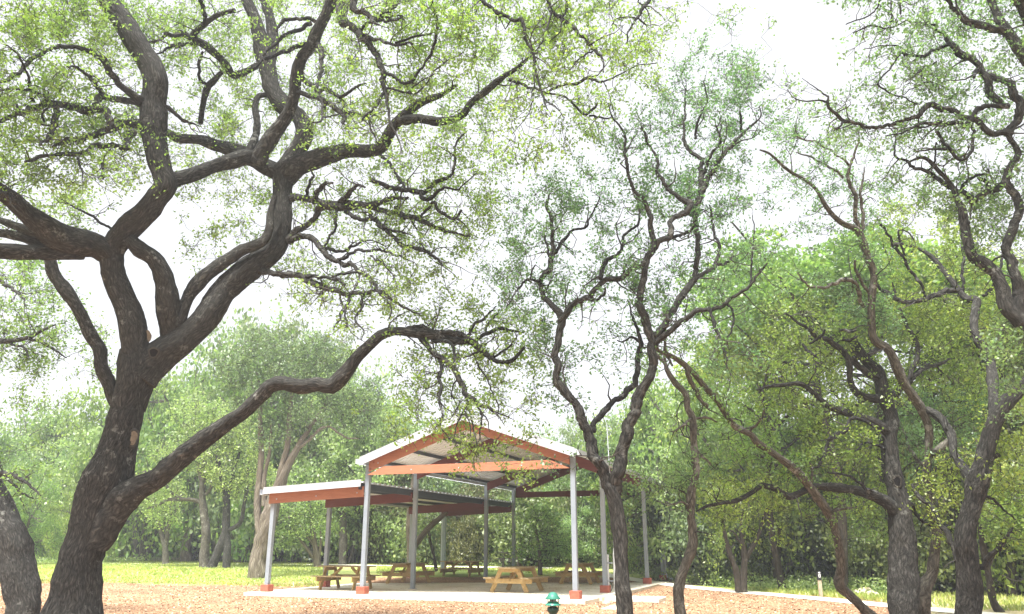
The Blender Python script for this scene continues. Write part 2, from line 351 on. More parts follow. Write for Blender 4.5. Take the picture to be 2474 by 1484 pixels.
# ------------------------------------------------------------------ pavilion
AZ = .3626; PW, PW2 = 6.70, 3.48; ROW = [0, 3.25, 9.68, 12.95]; SLAB = .10
PO = (1.746, 23.14, 0)
pav = empty('pavilion', PO, 'open sided pavilion with grey posts, red timber beams and metal gable roof', 'pavilion', None, -AZ)
def pl(px, py, z=SLAB):   # pixel on slab -> local
    a = (px - CX) / F_; b = (CY - py) / F_; d = (a, CP - SP * b, SP + CP * b); t = (z - EYE) / d[2]; return loc(d[0] * t, d[1] * t)
def loc(x, y):
    dx, dy = x - PO[0], y - PO[1]; return (dx * math.cos(AZ) - dy * math.sin(AZ), dx * math.sin(AZ) + dy * math.cos(AZ))
m = MB()
m.box((-PW - PW2 - .45, -.55, -.05), (.42, 13.4, SLAB)); m.box((.42, .9, -.05), (2.1, 2.0, SLAB - .004))
for yj in (3.25, 6.5, 9.68):
    pass
sl_ = m.build('slab', [M['concrete']]); sl_.location = PO; sl_.rotation_euler = (0, 0, -AZ)
bv = sl_.modifiers.new('b', 'BEVEL'); bv.width = .015; bv.segments = 2; tag(sl_, 'pale concrete slab that carries the pavilion', None, None, 'structure')
E_ = 3.95; RISE = 1.18; HB = 0.14; TRIM = .22
def zr(x): return E_ + RISE * (1 - abs(x + PW / 2) / (PW / 2))      # underside line of purlins on the main gable
def zl(x): return 3.21 - .15 * (-(x + PW)) / PW2                   # beam top line of the lean-to
def post(x, y, top, base=True, wid=.14):
    m = MB(); m.box((x - wid / 2, y - wid / 2, SLAB + (.2 if base else .012)), (x + wid / 2, y + wid / 2, top)); 
    o = m.build('post', [M['post']], pav); b_ = o.modifiers.new('b', 'BEVEL'); b_.width = .008
    if base:
        m = MB(); m.box((x - .145, y - .145, SLAB + .002), (x + .145, y + .145, SLAB + .215)); q = m.build('footing', [M['brick']], o); b_ = q.modifiers.new('b', 'BEVEL'); b_.width = .012; b_.segments = 2
    else:
        m = MB(); m.box((x - .11, y - .11, SLAB + .001), (x + .11, y + .11, SLAB + .012)); m.build('base_plate', [M['post']], o)
for r_ in range(4):
    post(0, ROW[r_], zr(0) - .005); post(-PW, ROW[r_], zr(0) - .005, r_ in (0, 3)); post(-PW - PW2, ROW[r_], zl(-PW - PW2) - .255)
BD = .26
for r_ in range(4):
    y = ROW[r_]; ya = y - .11 if r_ < 3 else y + .075; yb = ya + .045
    if r_ == 0: ya, yb = y - .125, y - .075
    xm = -PW / 2
    for sgn in (-1, 1):
        xe = xm + sgn * (PW / 2 - .075)
        m = MB(); m.poly([(xe, zr(xe) - BD), (xm, zr(xm) - BD), (xm, zr(xm) + .069), (xe, zr(xe) + .069)][::(1 if sgn < 0 else -1)], ya + .003, yb - .003); m.build('rafter', [M['redwood' if r_ == 0 else 'redwood_shaded']], pav)
    m = MB(); zt = E_ - .09; zb = E_ - .34; xi = PW / 2 - .075
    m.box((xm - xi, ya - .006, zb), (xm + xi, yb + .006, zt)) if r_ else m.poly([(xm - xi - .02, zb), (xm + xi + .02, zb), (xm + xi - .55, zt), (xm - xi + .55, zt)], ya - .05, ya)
    if r_ in (0, 3): m.build('tie_beam', [M['redwood' if r_ == 0 else 'redwood_shaded']], pav)
    x0, x1 = -PW - PW2 - .12, -PW - .08
    m = MB(); m.poly([(x0, zl(x0) - .25), (x1, zl(x1) - .25), (x1, zl(x1) + .069), (x0, zl(x0) + .069)], y - .12, y - .075); m.build('lean_to_beam', [M['redwood' if r_ == 0 else 'redwood_shaded']], pav)
# bolts on the front boards
m = MB()
def bolt(x, y, z): m.lathe([(0.0001, -.012), (.02, -.012), (.02, 0), (.0001, 0)], 8)
bolts = []
for x in (-PW + .35, -PW + 1.6, -PW + 3.2, -1.5, -.3): bolts.append((x, -.178, E_ - .22))
for x in (-PW + .4, -PW + 2.0, -PW + 3.0, -2.0, -.5): bolts.append((x, -.128, zr(x) - .12))
for x in (-PW - 3.3, -PW - 1.8, -PW - .3): bolts.append((x, -.123, zl(x) - .12))
for x, y, z in bolts:
    m = MB(); m.box((x - .018, y - .01, z - .018), (x + .018, y + .004, z + .018)); m.build('bolt_head', [M['white']], pav)
# purlins
YF, YB = -.30, ROW[3] + .30
for sgn in (-1, 1):
    for fr in (0.0, .30, .62, .96):
        x = -PW / 2 + sgn * (PW / 2) * (1 - fr); x += -sgn * (.03 if fr == 0 else 0)
        z = zr(x); m = MB(); m.box((x - .03, YF + .07, z + .072), (x + .03, YB - .07, z + .18)); m.build('purlin', [M['purlin']], pav)
for fr in (0.02, .34, .67, .98):
    x = -PW - .1 - (PW2 - .05) * fr; z = zl(x); m = MB(); m.box((x - .03, YF + .07, z + (.072 if fr > .05 else -.03)), (x + .03, YB - .07, z + .17)); m.build('purlin', [M['purlin']], pav)
# corrugated sheets
def sheet(xa, za, xb, zb, y0, y1, period=.32, rib=.042):
    prof = []; y = y0
    while y < y1 - period * .5:
        prof += [(y, 0), (y + period * .52, 0), (y + period * .60, rib), (y + period * .90, rib), (y + period * .98, 0)]; y += period
    prof.append((y1, 0)); prof = np.array(prof); n = len(prof)
    d = np.array([xb - xa, zb - za]); Ln = np.linalg.norm(d); nn = np.array([-d[1], d[0]]) / Ln
    if nn[1] < 0: nn = -nn
    V = []
    for (x, z) in ((xa, za), (xb, zb)):
        V.append(np.stack([x + nn[0] * prof[:, 1], prof[:, 0], z + nn[1] * prof[:, 1]], 1))
    for (x, z) in ((xa, za), (xb, zb)):
        V.append(np.stack([x + nn[0] * (prof[:, 1] - .004), prof[:, 0], z + nn[1] * (prof[:, 1] - .004)], 1))
    i = np.arange(n - 1); m = MB(); m.add(np.vstack(V), np.vstack([np.stack([i, i + 1, n + i + 1, n + i], 1), np.stack([2 * n + i, 3 * n + i, 3 * n + i + 1, 2 * n + i + 1], 1), np.stack([i, 2 * n + i, 2 * n + i + 1, i + 1], 1), np.stack([n + i, n + i + 1, 3 * n + i + 1, 3 * n + i], 1)])); return m
xm = -PW / 2
for sgn in (-1, 1):
    xe = xm + sgn * (PW / 2 + .16); ze = E_ - .16 * RISE / (PW / 2) + .19
    sheet(xe, ze, xm, E_ + RISE + .19, YF, YB).build('roof_panel', [M['galv']], pav)
    for yy in (YF - .02, YB):
        m = MB(); m.poly([(xe, ze - TRIM + .03), (xm, E_ + RISE + .19 - TRIM + .03), (xm, E_ + RISE + .19 + .06), (xe, ze + .06)][::(1 if sgn < 0 else -1)], yy, yy + .02)
        if yy < 0: m.poly([(xe, ze + .05), (xm, E_ + RISE + .24), (xm, E_ + RISE + .262), (xe, ze + .072)][::(1 if sgn < 0 else -1)], YF - .022, YF + .12)
        m.build('rake_trim', [M['white']], pav)
    m = MB(); xo = xe + sgn * .06
    g0, g1 = sorted((xe + sgn * .002, xe + sgn * .13))
    m.box((g0, YF - .03, ze - .13), (g1, YB + .02, ze - .115)); 
    m.box((g1 - .012 if sgn > 0 else g0, YF - .03, ze - .115), (g1 if sgn > 0 else g0 + .012, YB + .02, ze + .02))
    m.box((g0 if sgn > 0 else g1 - .012, YF - .03, ze - .115), (g0 + .012 if sgn > 0 else g1, YB + .02, ze + .0))
    m.box((g0 + .0122, YF - .028, ze - .1148), (g1 - .0122, YF - .016, ze + .018))
    m.build('gutter', [M['white']], pav)
m = MB(); m.poly([(xm - .22, E_ + RISE + .19 + .062 - .22 * RISE / (PW / 2)), (xm, E_ + RISE + .19 + .062), (xm, E_ + RISE + .28), (xm - .22, E_ + RISE + .28 - .22 * RISE / (PW / 2))], YF + .13, YB)
m.poly([(xm, E_ + RISE + .19 + .062), (xm + .22, E_ + RISE + .19 + .062 - .22 * RISE / (PW / 2)), (xm + .22, E_ + RISE + .28 - .22 * RISE / (PW / 2)), (xm, E_ + RISE + .28)], YF + .13, YB)
m.build('ridge_cap', [M['white']], pav)
x0, x1 = -PW - PW2 - .22, -PW - .075
sheet(x0, zl(x0) + .178, x1, zl(x1) + .178, YF, YB).build('lean_to_roof_panel', [M['galv']], pav)
for yy in (YF - .02, YB):
    m = MB(); m.poly([(x0, zl(x0) + .05), (x1, zl(x1) + .05), (x1, zl(x1) + .245), (x0, zl(x0) + .245)], yy, yy + .02)
    if yy < 0: m.poly([(x0, zl(x0) + .246), (x1, zl(x1) + .246), (x1, zl(x1) + .262), (x0, zl(x0) + .262)], YF - .022, YF + .12)
    m.build('lean_to_trim', [M['white']], pav)
m = MB(); m.box((x0 - .12, YF - .03, zl(x0) + .03), (x0 - .002, YB, zl(x0) + .045)); m.box((x0 - .12, YF - .03, zl(x0) + .045), (x0 - .108, YB, zl(x0) + .2)); m.box((x0 - .014, YF - .03, zl(x0) + .045), (x0 - .002, YB, zl(x0) + .19)); m.build('lean_to_gutter', [M['white']], pav)
m = MB(); y = YF
while y < YB - .3:
    xw = x1 + .006; zw = zl(x1) + .172; m.add([(xw, y + .10, zw), (xw, y + .30, zw), (xw, y + .27, zw + .062), (xw, y + .145, zw + .062), (xw + .004, y + .10, zw), (xw + .004, y + .30, zw), (xw + .004, y + .27, zw + .062), (xw + .004, y + .145, zw + .062)], [(0, 3, 2, 1), (4, 5, 6, 7), (3, 7, 6, 2), (0, 1, 5, 4)]); y += .32
m.box((x1 + .005, YF, zl(x1) + .165), (x1 + .012, YB, zl(x1) + .176)); m.build('rib_closure', [M['white']], pav)
# downspouts
def spout(P, up): 
    m = MB(); 
    for a, b in zip(P[:-1], P[1:]): m.prism(a, b, .075, .06, up)
    m.build('downspout', [M['white']], pav)
spout([(.25, ROW[3] + .0, 3.83), (.12, ROW[3], 3.6), (.12, ROW[3], SLAB + .3), (.16, ROW[3] - .02, SLAB + .16), (.42, ROW[3] - .1, SLAB + .05)], (0, 1, 0))
xs_ = -PW - PW2
spout([(xs_ - .26, ROW[3], zl(x0) + .03), (xs_ - .11, ROW[3], 2.7), (xs_ - .11, ROW[3], SLAB + .3), (xs_ - .14, ROW[3], SLAB + .1)], (0, 1, 0))

# ------------------------------------------------------------------ picnic tables (local: long axis x)
def make_table(label, top=M['pineold'], leg=M['pine'], group='wooden picnic tables'):
    r = empty('picnic_table', (0, 0, 0), label, 'picnic table', group)
    m = MB()
    for i in range(5): m.box((-.915, -.36 + i * .146, .712), (.915, -.36 + i * .146 + .138, .75))
    o = m.build('tabletop', [top], r); o.modifiers.new('b', 'BEVEL').width = .006
    for s_ in (-1, 1):
        m = MB()
        for k in (0, 1):
            y = s_ * (.62 + k * .146 - .07); m.box((-.915, y - .068, .412), (.915, y + .068, .45))
        o = m.build('bench', [top], r); o.modifiers.new('b', 'BEVEL').width = .006
        for t_ in (-1, 1):
            m = MB(); m.prism((s_ * .62, t_ * .60, .0), (s_ * .62, t_ * .27, .708), .04, .14, (1, 0, 0)) if 0 else m.prism((s_ * .62, t_ * .60, .004), (s_ * .62, t_ * .27, .708), .14, .04, (1, 0, 0))
            m.build('leg', [leg], r)
        x = s_ * .62 + s_ * .042
        m = MB(); m.box((x - .02, -.78, .27), (x + .02, .78, .41)); m.build('seat_support', [leg], r)
        m = MB(); m.box((x - .02, -.33, .60), (x + .02, .33, .711)); m.build('top_cleat', [leg], r)
        m = MB(); m.prism((s_ * .59, 0, .36), (s_ * .18, 0, .71), .09, .038, (0, 1, 0)); m.build('brace', [leg], r)
    return r
T0_ = make_table('picnic table under the low lean-to roof, set lengthwise behind the front left post')
def put(o, x, y, ax, z=None, jit=0):
    o.location = (x, y, SLAB if z is None else z); o.rotation_euler = (0, 0, ax)
ALONG = math.pi / 2 - AZ; ACROSS = -AZ
put(T0_, -5.54, 28.1, ACROSS + .03)
for (x, y, a, lab) in ((-4.0, 32.5, ALONG, 'picnic table seen end on behind the inner dark post, second from the left'),
                       (-2.2, 36.7, ACROSS - .02, 'farthest picnic table on the slab, set crosswise at its rear edge'),
                       (.16, 26.75, ALONG - .05, 'nearest picnic table, seen end on just left of the front right post'),
                       (2.62, 32.4, ALONG + .02, 'picnic table on the right of the slab, partly behind the front right post')):
    c = copy_tree(T0_); put(c, x, y, a); c['label'] = lab
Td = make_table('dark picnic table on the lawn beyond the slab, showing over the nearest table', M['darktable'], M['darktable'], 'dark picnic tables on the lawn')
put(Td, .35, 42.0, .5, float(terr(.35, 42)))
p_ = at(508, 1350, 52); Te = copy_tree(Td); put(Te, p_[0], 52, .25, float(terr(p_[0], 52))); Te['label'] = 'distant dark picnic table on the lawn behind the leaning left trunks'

# ------------------------------------------------------------------ small things
pth = empty('path_light', (at(1335, 1430, 10.6)[0], 10.6, at(1335, 1430, 10.6)[2] - .886), 'green two tier garden path light with bleached cap standing in the mulch', 'path light')
m = MB(); m.lathe([(.0001, -.4), (.022, -.4), (.02, .58), (.026, .60), (.0001, .6)], 12); m.build('pole', [M['darkgreen']], pth)
m = MB(); m.lathe([(.0001, .58), (.024, .60), (.07, .66), (.074, .69), (.05, .71), (.0001, .71)], 20); m.build('lamp_base', [M['darkgreen']], pth)
m = MB(); m.lathe([(.0001, .71), (.042, .711), (.042, .83), (.0001, .83)], 16); m.build('lens', [M['glass']], pth)
m = MB(); m.lathe([(.05, .775), (.098, .735), (.1, .728), (.045, .745), (.045, .775), (.05, .775)], 28); m.build('lower_shade', [M['green']], pth)
m = MB(); m.lathe([(.0001, .815), (.1, .800), (.102, .806), (.066, .842), (.064, .850), (.06, .852), (.05, .868), (.025, .882), (.0001, .886)], 28); m.build('cap', [M['greentop']], pth)
m = MB()
for a in (.4, 2.5, 4.6): m.tube([(.075 * math.cos(a), .075 * math.sin(a), .68), (.075 * math.cos(a), .075 * math.sin(a), .805)], [.007, .007], 6)
m.build('strut', [M['darkgreen']], pth)

q = gnd(1478, 1440)
ms = empty('conduit_mast', (q[0] + .12, q[1], SLAB), 'tall thin white pole rising from the thick grey riser beside the slab', 'pole')
m = MB(); ht = 0
m.tube([(0, 0, 0), (0, 0, 1.15)], [.055, .055], 14); m.tube([(0, 0, 1.15), (0, 0, 1.32)], [.055, .028], 14); m.build('riser', [M['pvc']], ms)
topz = at(1476, 1024, q[1])[2]
m = MB(); m.tube([(0, 0, 1.3), (-.04, 0, 3), (-.10, 0, topz - .1)], [.017, .015, .012], 8); m.build('pole', [M['white']], ms)
cr_ = empty('conduit_riser', (q[0] - .10, q[1] - .02, SLAB), 'short grey capped conduit stub left of the tall pole, clamped to it', 'conduit')
m = MB(); m.tube([(0, 0, 0), (0, 0, 1.05)], [.034, .034], 12); m.build('pipe', [M['pvc']], cr_)
m = MB(); m.tube([(0, 0, 1.05), (0, 0, 1.12)], [.042, .042], 12); m.build('cap', [M['pvc']], cr_)
m = MB(); m.box((-.06, -.05, .86), (.15, -.036, .90)); m.box((-.06, -.05, .33), (.15, -.036, .36)); m.build('clamp', [M['post']], cr_)
m = MB(); a = np.linspace(0, math.pi, 12); m.tube(np.stack([.06 + .05 * np.sin(a), -.07 + 0 * a, .3 - .26 * a / math.pi], 1), np.full(12, .012), 6); m.build('cable', [M['black']], cr_)

def rock(px, py, s, label, seed, grp):
    r = np.random.default_rng(seed); p = gnd(px, py); k = 14; m = MB()
    th = np.arange(k) / k * 2 * math.pi; V = []
    for j, ph in enumerate(np.linspace(-.5, 1.5, 7)):
        V.append(np.stack([np.cos(th) * np.cos(ph), np.sin(th) * np.cos(ph), np.full(k, np.sin(ph))], 1))
    V = np.concatenate(V); dd = r.normal(size=(16, 3)); dd /= np.linalg.norm(dd, axis=1)[:, None]; of = r.uniform(.6, .95, 16)
    for d, o in zip(dd, of):
        h = V @ d; V = V - np.maximum(h - o, 0)[:, None] * d
    V = V * np.array(s) + r.normal(size=V.shape) * .012 * s[0]
    i = np.arange(6)[:, None]; j = np.arange(k)[None]; j2 = (j + 1) % k
    m.add(V, np.stack([i * k + j, i * k + j2, (i + 1) * k + j2, (i + 1) * k + j], -1).reshape(-1, 4))
    o = m.build('rock', [M['rock']]); o.location = (p[0], p[1], p[2] - .02); o.rotation_euler = (0, 0, r.uniform(0, 6)); tag(o, label, 'rock', grp)
rock(1466, 1458, (.22, .2, .26), 'upright pale limestone rock in the mulch left of the twin trunk base', 1, 'limestone rocks by the slab')
rock(1484, 1470, (.42, .28, .14), 'flat pale limestone rock partly hidden by the twin tree trunk', 2, 'limestone rocks by the slab')
rock(2075, 1437, (.30, .25, .22), 'left rock of the pale heap right of the trail marker post', 3, 'rocks beside the path')
rock(2092, 1436, (.36, .25, .28), 'topmost rock of the pale heap right of the trail marker post', 4, 'rocks beside the path')
rock(2106, 1440, (.28, .25, .18), 'right rock of the pale heap behind the crooked pale trunk', 5, 'rocks beside the path')
rock(1836, 1437, (.2, .1, .05), 'small flat stone at the start of the right footpath', 6, 'rocks beside the path')
q = gnd(1983, 1442); tp = at(1978, 1381, q[1])[2]
mk = empty('marker_post', q, 'wooden trail marker post with black band and white symbols beside the right path', 'marker post')
hh = tp - q[2]
m = MB(); m.box((-.045, -.045, 0), (.045, .045, hh * .68)); m.build('post', [M['postwood']], mk)
m = MB(); m.box((-.052, -.052, hh * .66), (.052, .052, hh)); bnd = m.build('sign_band', [M['black']], mk)
m = MB(); m.box((-.03, -.056, hh * .93), (.03, -.0525, hh * .985)); m.box((-.032, -.056, hh * .865), (.032, -.0525, hh * .895))
m.box((-.034, -.056, hh * .79), (-.016, -.0525, hh * .865)); m.box((.014, -.056, hh * .79), (.032, -.0525, hh * .865)); m.box((-.026, -.056, hh * .765), (.024, -.0525, hh * .79)); m.build('symbol', [M['sign']], bnd)
for i, (bx, by, tx, ty, lab) in enumerate(((689, 1357, 691, 1323, 'leaning thin wooden fence post on the lawn right of the big juniper'), (708, 1346, 710, 1320, 'farther thin grey fence post on the lawn near the juniper'),
                                          (1011, 1360, 1012, 1326, 'short pale wooden post at the wood edge behind the tables'))):
    q = gnd(bx, by); t_ = at(tx, ty, q[1]); m = MB(); m.tube([q * 0, (t_ - q) * .96, t_ - q], [.07, .065, .05], 10); o = m.build('fence_post', [M['postwood']]); o.location = q; tag(o, lab, 'fence post', 'posts standing on the lawn')
# ------------------------------------------------------------------ trees traced in metres: every limb has its own distance and girth
ORG = {1: (0, 0), 2: (618.2, 0), 3: (1236.5, 0), 4: (1854.7, 0), 5: (0, 494.6), 6: (618.2, 494.6), 7: (1236.5, 494.6), 8: (1854.7, 494.6),
       9: (0, 989.2), 'b': (618.2, 989.2), 'c': (865.5, 989.2), 'd': (1236.5, 989.2), 'e': (1545.6, 989.2), 12: (1854.7, 989.2), 0: (0, 0)}
def cx(c, pts):
    o = ORG[c]; k = 1 if c == 0 else 1 / 3.0
    return [(o[0] + p[0] * k, o[1] + p[1] * k) + ((p[2] / 3.0,) if len(p) > 2 else ()) for p in pts]
def catmull(P, R, step):
    P = np.asarray(P); R = np.asarray(R)
    if len(P) == 2:
        n = max(2, int(np.linalg.norm(P[1] - P[0]) / step) + 1); t = np.linspace(0, 1, n)[:, None]
        return P[0] * (1 - t) + P[1] * t, R[0] * (1 - t[:, 0]) + R[1] * t[:, 0]
    Q = np.vstack([2 * P[0] - P[1], P, 2 * P[-1] - P[-2]]); oP = []; oR = []
    for i in range(len(P) - 1):
        a, b, c, d = Q[i:i + 4]; n = max(2, int(np.linalg.norm(c - b) / step) + 1)
        t = (np.arange(n) / n)[:, None]
        oP.append(.5 * ((2 * b) + (-a + c) * t + (2 * a - 5 * b + 4 * c - d) * t ** 2 + (-a + 3 * b - 3 * c + d) * t ** 3))
        s = t[:, 0]; oR.append(R[i] * (1 - s) + R[i + 1] * s)
    return np.vstack(oP + [P[-1:]]), np.concatenate(oR + [R[-1:]])
TREES = []
class Tree:
    def __init__(s, name, Y, label, cat='tree', group=None, bark='bark', leaf='leaf', ls=.05, own=True):
        s.name = name; s.Y = Y; s.label = label; s.cat = cat; s.group = group; s.bark = bark; s.leaf = leaf; s.ls = ls
        s.limbs = []; s.nodes = np.zeros((0, 3)); s.nr = np.zeros(0); s.nd = np.zeros((0, 2)); s.att = []; s.own = own; s.spurs = []; TREES.append(s)
    def limb(s, c, pts, d1=None, d0=None, kind='limb', root=False, wob=0.0):
        pts = cx(c, pts); w = 4.0 / 3; px = []
        for p in pts:
            if len(p) > 2: w = p[2]
            px.append((p[0], p[1], w))
        px = np.array(px)
        if d0 is None:
            if root or len(s.nd) == 0: d0 = s.Y
            else: d0 = s.nodes[np.argmin(((s.nd - px[0, :2]) ** 2).sum(1)), 1]
        if d1 is None: d1 = d0
        sl = np.concatenate([[0], np.cumsum(np.hypot(*np.diff(px[:, :2], axis=0).T))]); sl /= sl[-1]
        Y = d0 + (d1 - d0) * sl
        P = np.array([at(a, b, y) for (a, b, _), y in zip(px, Y)]); fw = proj(P)[:, 2]
        R = px[:, 2] * fw / F_ / 2
        if root:
            g = P[0].copy(); dirv = P[0] - P[1]; k_ = max(.0, P[0][2] - float(terr(P[0][0], P[0][1]))); g = P[0] + dirv / max(-dirv[2], .05) * k_ * .6; g[1] = P[0][1]; g[2] = float(terr(g[0], g[1])) - .12
            fl = 1.35 if P[0][2] > .35 else 1.12
            mid = P[0] * .5 + g * .5; P = np.vstack([g, mid, P]); R = np.concatenate([[R[0] * fl], [R[0] * (1 + (fl - 1) * .35)], R])
        if not root and len(s.nodes):     # sink the first point into the parent
            pass
        step = np.clip(R.max() * .5, .04, .14)
        C, CR = catmull(P, R, step)
        if wob:
            n_ = len(C); C = C + np.stack([np.convolve(rng.normal(size=n_ + 6), np.ones(7) / 7, 'valid') for _ in range(3)], 1) * wob
        if CR.mean() < .06 and len(C) > 8:
            n_ = len(C); wv = np.stack([np.convolve(rng.normal(size=n_ + 4), np.ones(5) / 5, 'valid') for _ in range(3)], 1) * np.minimum(.035, CR[:, None] * 1.1 + .006); wv[:2] = 0; C = C + wv
        if s.own:
            Lc = np.linalg.norm(np.diff(C, axis=0), axis=1).sum()
            for _ in range(int(Lc * 3.2)):
                i_ = rng.integers(2, len(C) - 1)
                if CR[i_] > .085: continue
                d_ = C[i_] - C[i_ - 1]; d_ /= np.linalg.norm(d_) + 1e-9; e_ = rng.normal(size=3); e_ -= d_ * e_.dot(d_); e_ /= np.linalg.norm(e_); e_ = e_ + d_ * rng.uniform(.1, .9); e_ /= np.linalg.norm(e_)
                l_ = rng.uniform(.12, .6) * (1 + s.ls * 4); Q = [C[i_]]
                for q_ in range(4): e_ = e_ + rng.normal(size=3) * .38; e_[2] -= .05; e_ /= np.linalg.norm(e_); Q.append(Q[-1] + e_ * l_ / 4)
                rr_ = min(CR[i_] * .55, .006 + .016 * l_); s.spurs.append((np.array(Q), np.linspace(rr_, .003, 5)))
                if l_ > .3 and rng.random() < .7:
                    e2 = e_ + rng.normal(size=3) * .8; e2 /= np.linalg.norm(e2); s.spurs.append((np.array([Q[2], Q[2] + e2 * l_ * .25, Q[2] + e2 * l_ * .5 + rng.normal(size=3) * .03]), np.array([rr_ * .6, rr_ * .45, .003])))
                if rng.random() < .55: s.att.append(Q[-1])
        s.limbs.append((C, CR, kind)); sub = slice(None, None, 2)
        s.nodes = np.vstack([s.nodes, C[sub]]); s.nr = np.concatenate([s.nr, CR[sub]]); s.nd = proj(s.nodes)[:, :2]
        return s
# ---- the great oak on the left
T1 = Tree('live_oak', 14, 'great spreading live oak on the left, a long low limb arching over the pavilion', ls=.055)
T1.limb(9, [(500, 1520, 440), (535, 1350, 330), (560, 1200, 310), (590, 1050, 300), (635, 900, 300), (690, 700, 290), (770, 500, 310), (835, 300, 265), (885, 150, 240), (925, 0, 240)] , root=True, kind='trunk')
T1.limb(9, [(925, 0, 240), (945, -90, 255), (975, -200, 280), (990, -330, 270), (1000, -420, 220)], kind='trunk')
T1.limb(5, [(975, 1280, 210), (985, 1150, 190), (975, 1000, 170), (945, 800, 180), (855, 600, 172), (815, 450, 165), (815, 330, 170), (900, 200, 165), (1050, 60, 165), (1140, -60, 150), (1200, -140, 150), (1170, -240, 135), (1130, -380, 150), (1110, -580, 165), (1110, -740, 160), (1125, -880, 165), (1090, -1000, 160), (1010, -1130, 150), (900, -1310, 150), (800, -1450, 140), (730, -1570, 135)], 12.6)
T1.limb(5, [(1010, 1260, 240), (1120, 1130, 230), (1280, 1010, 225), (1425, 895, 200), (1535, 760, 180), (1625, 620, 175), (1740, 515, 185), (1860, 425, 185), (1940, 370, 165), (2010, 280, 145), (2045, 150, 130), (2045, 0, 140), (2050, -150, 150), (2060, -260, 160)], 14.8)
T1.limb(5, [(1230, 960, 130), (1228, 860, 150), (1215, 700, 158), (1185, 520, 152), (1110, 390, 120), (1010, 320, 115), (930, 250, 80)], 13.4)
T1.limb(5, [(1270, 880, 110), (1325, 770, 95), (1375, 650, 90), (1480, 525, 92), (1620, 420, 95), (1760, 330, 80), (1900, 270, 75), (1950, 180, 66), (1960, 60, 50), (1990, -60, 40)], 14.2)
T1.limb(5, [(800, 380, 150), (700, 300, 180), (560, 270, 200), (420, 230, 210), (300, 140, 160), (180, 50, 135), (60, -60, 125), (-120, -170, 115)], 11.5)
T1.limb(5, [(600, 330, 130), (430, 340, 120), (280, 345, 105), (150, 345, 105), (0, 335, 105), (-150, 320, 95)], 12.3)
T1.limb(5, [(420, 290, 110), (300, 275, 90), (160, 235, 70), (0, 205, 60), (-120, 190, 50)], 12.8)
T1.limb(5, [(360, 220, 90), (220, 190, 70), (100, 150, 58), (0, 112, 50), (-120, 60, 40)], 13)
T1.limb(5, [(880, 1500, 110), (830, 1390, 95), (780, 1270, 100), (735, 1170, 92), (722, 1040, 98), (660, 950, 95), (590, 800, 90), (500, 650, 88), (400, 520, 84), (362, 400, 80), (330, 330, 70)], 13.6)
T1.limb(5, [(860, 200, 25), (760, 140, 20), (640, 60, 18), (560, 30, 14), (450, -40, 10)], 13.5)
T1.limb(1, [(1180, 1360, 140), (1260, 1310, 110), (1400, 1265, 100), (1600, 1190, 100), (1800, 1140, 108), (1900, 1150, 120)], 14.5)
# crown limbs from the upper node of the right stem
T1.limb(2, [(200, 1310, 150), (290, 1210, 150), (450, 1150, 125), (650, 1095, 110), (820, 1095, 100), (910, 1070, 82), (970, 960, 80), (1060, 850, 75), (1200, 740, 60), (1340, 690, 35), (1450, 620, 20)], 13)
T1.limb(2, [(1040, 880, 70), (1180, 862, 65), (1330, 882, 60), (1480, 845, 50), (1560, 745, 52), (1660, 665, 50), (1780, 565, 42), (1870, 510, 36), (1980, 420, 20), (2060, 370, 12)], 12.2)
T1.limb(2, [(180, 1270, 160), (240, 1180, 130), (325, 1050, 135), (352, 930, 125), (300, 840, 120), (200, 770, 125), (115, 640, 120), (80, 480, 120), (40, 330, 110), (0, 160, 90), (-60, 20, 70), (-120, -120, 50)], 15)
T1.limb(2, [(90, 480, 60), (130, 380, 60), (115, 200, 80), (80, 60, 70), (20, -60, 50)], 15.5)
T1.limb(2, [(0, 1180, 140), (60, 1080, 130), (140, 960, 100), (225, 840, 90), (275, 700, 90), (290, 560, 88), (325, 430, 80), (400, 330, 78), (445, 220, 78), (500, 120, 78), (545, 10, 80), (590, -90, 70), (760, -200, 55), (1200, -230, 45), (1700, -160, 35)], 12)
T1.limb(2, [(210, 1300, 120), (130, 1240, 120), (40, 1190, 120), (-60, 1130, 110), (-170, 1090, 100), (-300, 1050, 90), (-430, 1010, 70), (-560, 1005, 60), (-640, 960, 50)], 15)
T1.limb(2, [(-60, 1120, 60), (-10, 1010, 55), (10, 900, 50), (-5, 780, 45), (20, 700, 40), (100, 690, 35), (190, 680, 30)], 15.2)
T1.limb(1, [(1855, 480, 50), (1780, 520, 52), (1690, 545, 55), (1620, 450, 58), (1500, 340, 58), (1400, 270, 50), (1480, 180, 40), (1580, 110, 34), (1700, 75, 30)], 13.5, 15)
T1.limb(1, [(1430, 290, 36), (1250, 250, 30), (1150, 290, 20), (1050, 320, 15)], 13)
T1.limb(1, [(1420, 330, 30), (1280, 330, 25), (1170, 370, 15), (1100, 400, 10)], 13)
T1.limb(1, [(1450, 900, 36), (1470, 760, 44), (1500, 640, 48), (1545, 590, 45), (1610, 520, 30)], 14.4, 14.8)
T1.limb(1, [(1490, 610, 25), (1440, 550, 22), (1450, 430, 22), (1460, 380, 16)], 14)
T1.limb(1, [(1480, 180, 30), (1470, 60, 30), (1430, -40, 25)], 13)
T1.limb(1, [(1190, 770, 40), (1260, 820, 30), (1340, 880, 22), (1420, 900, 14)], 13.5)
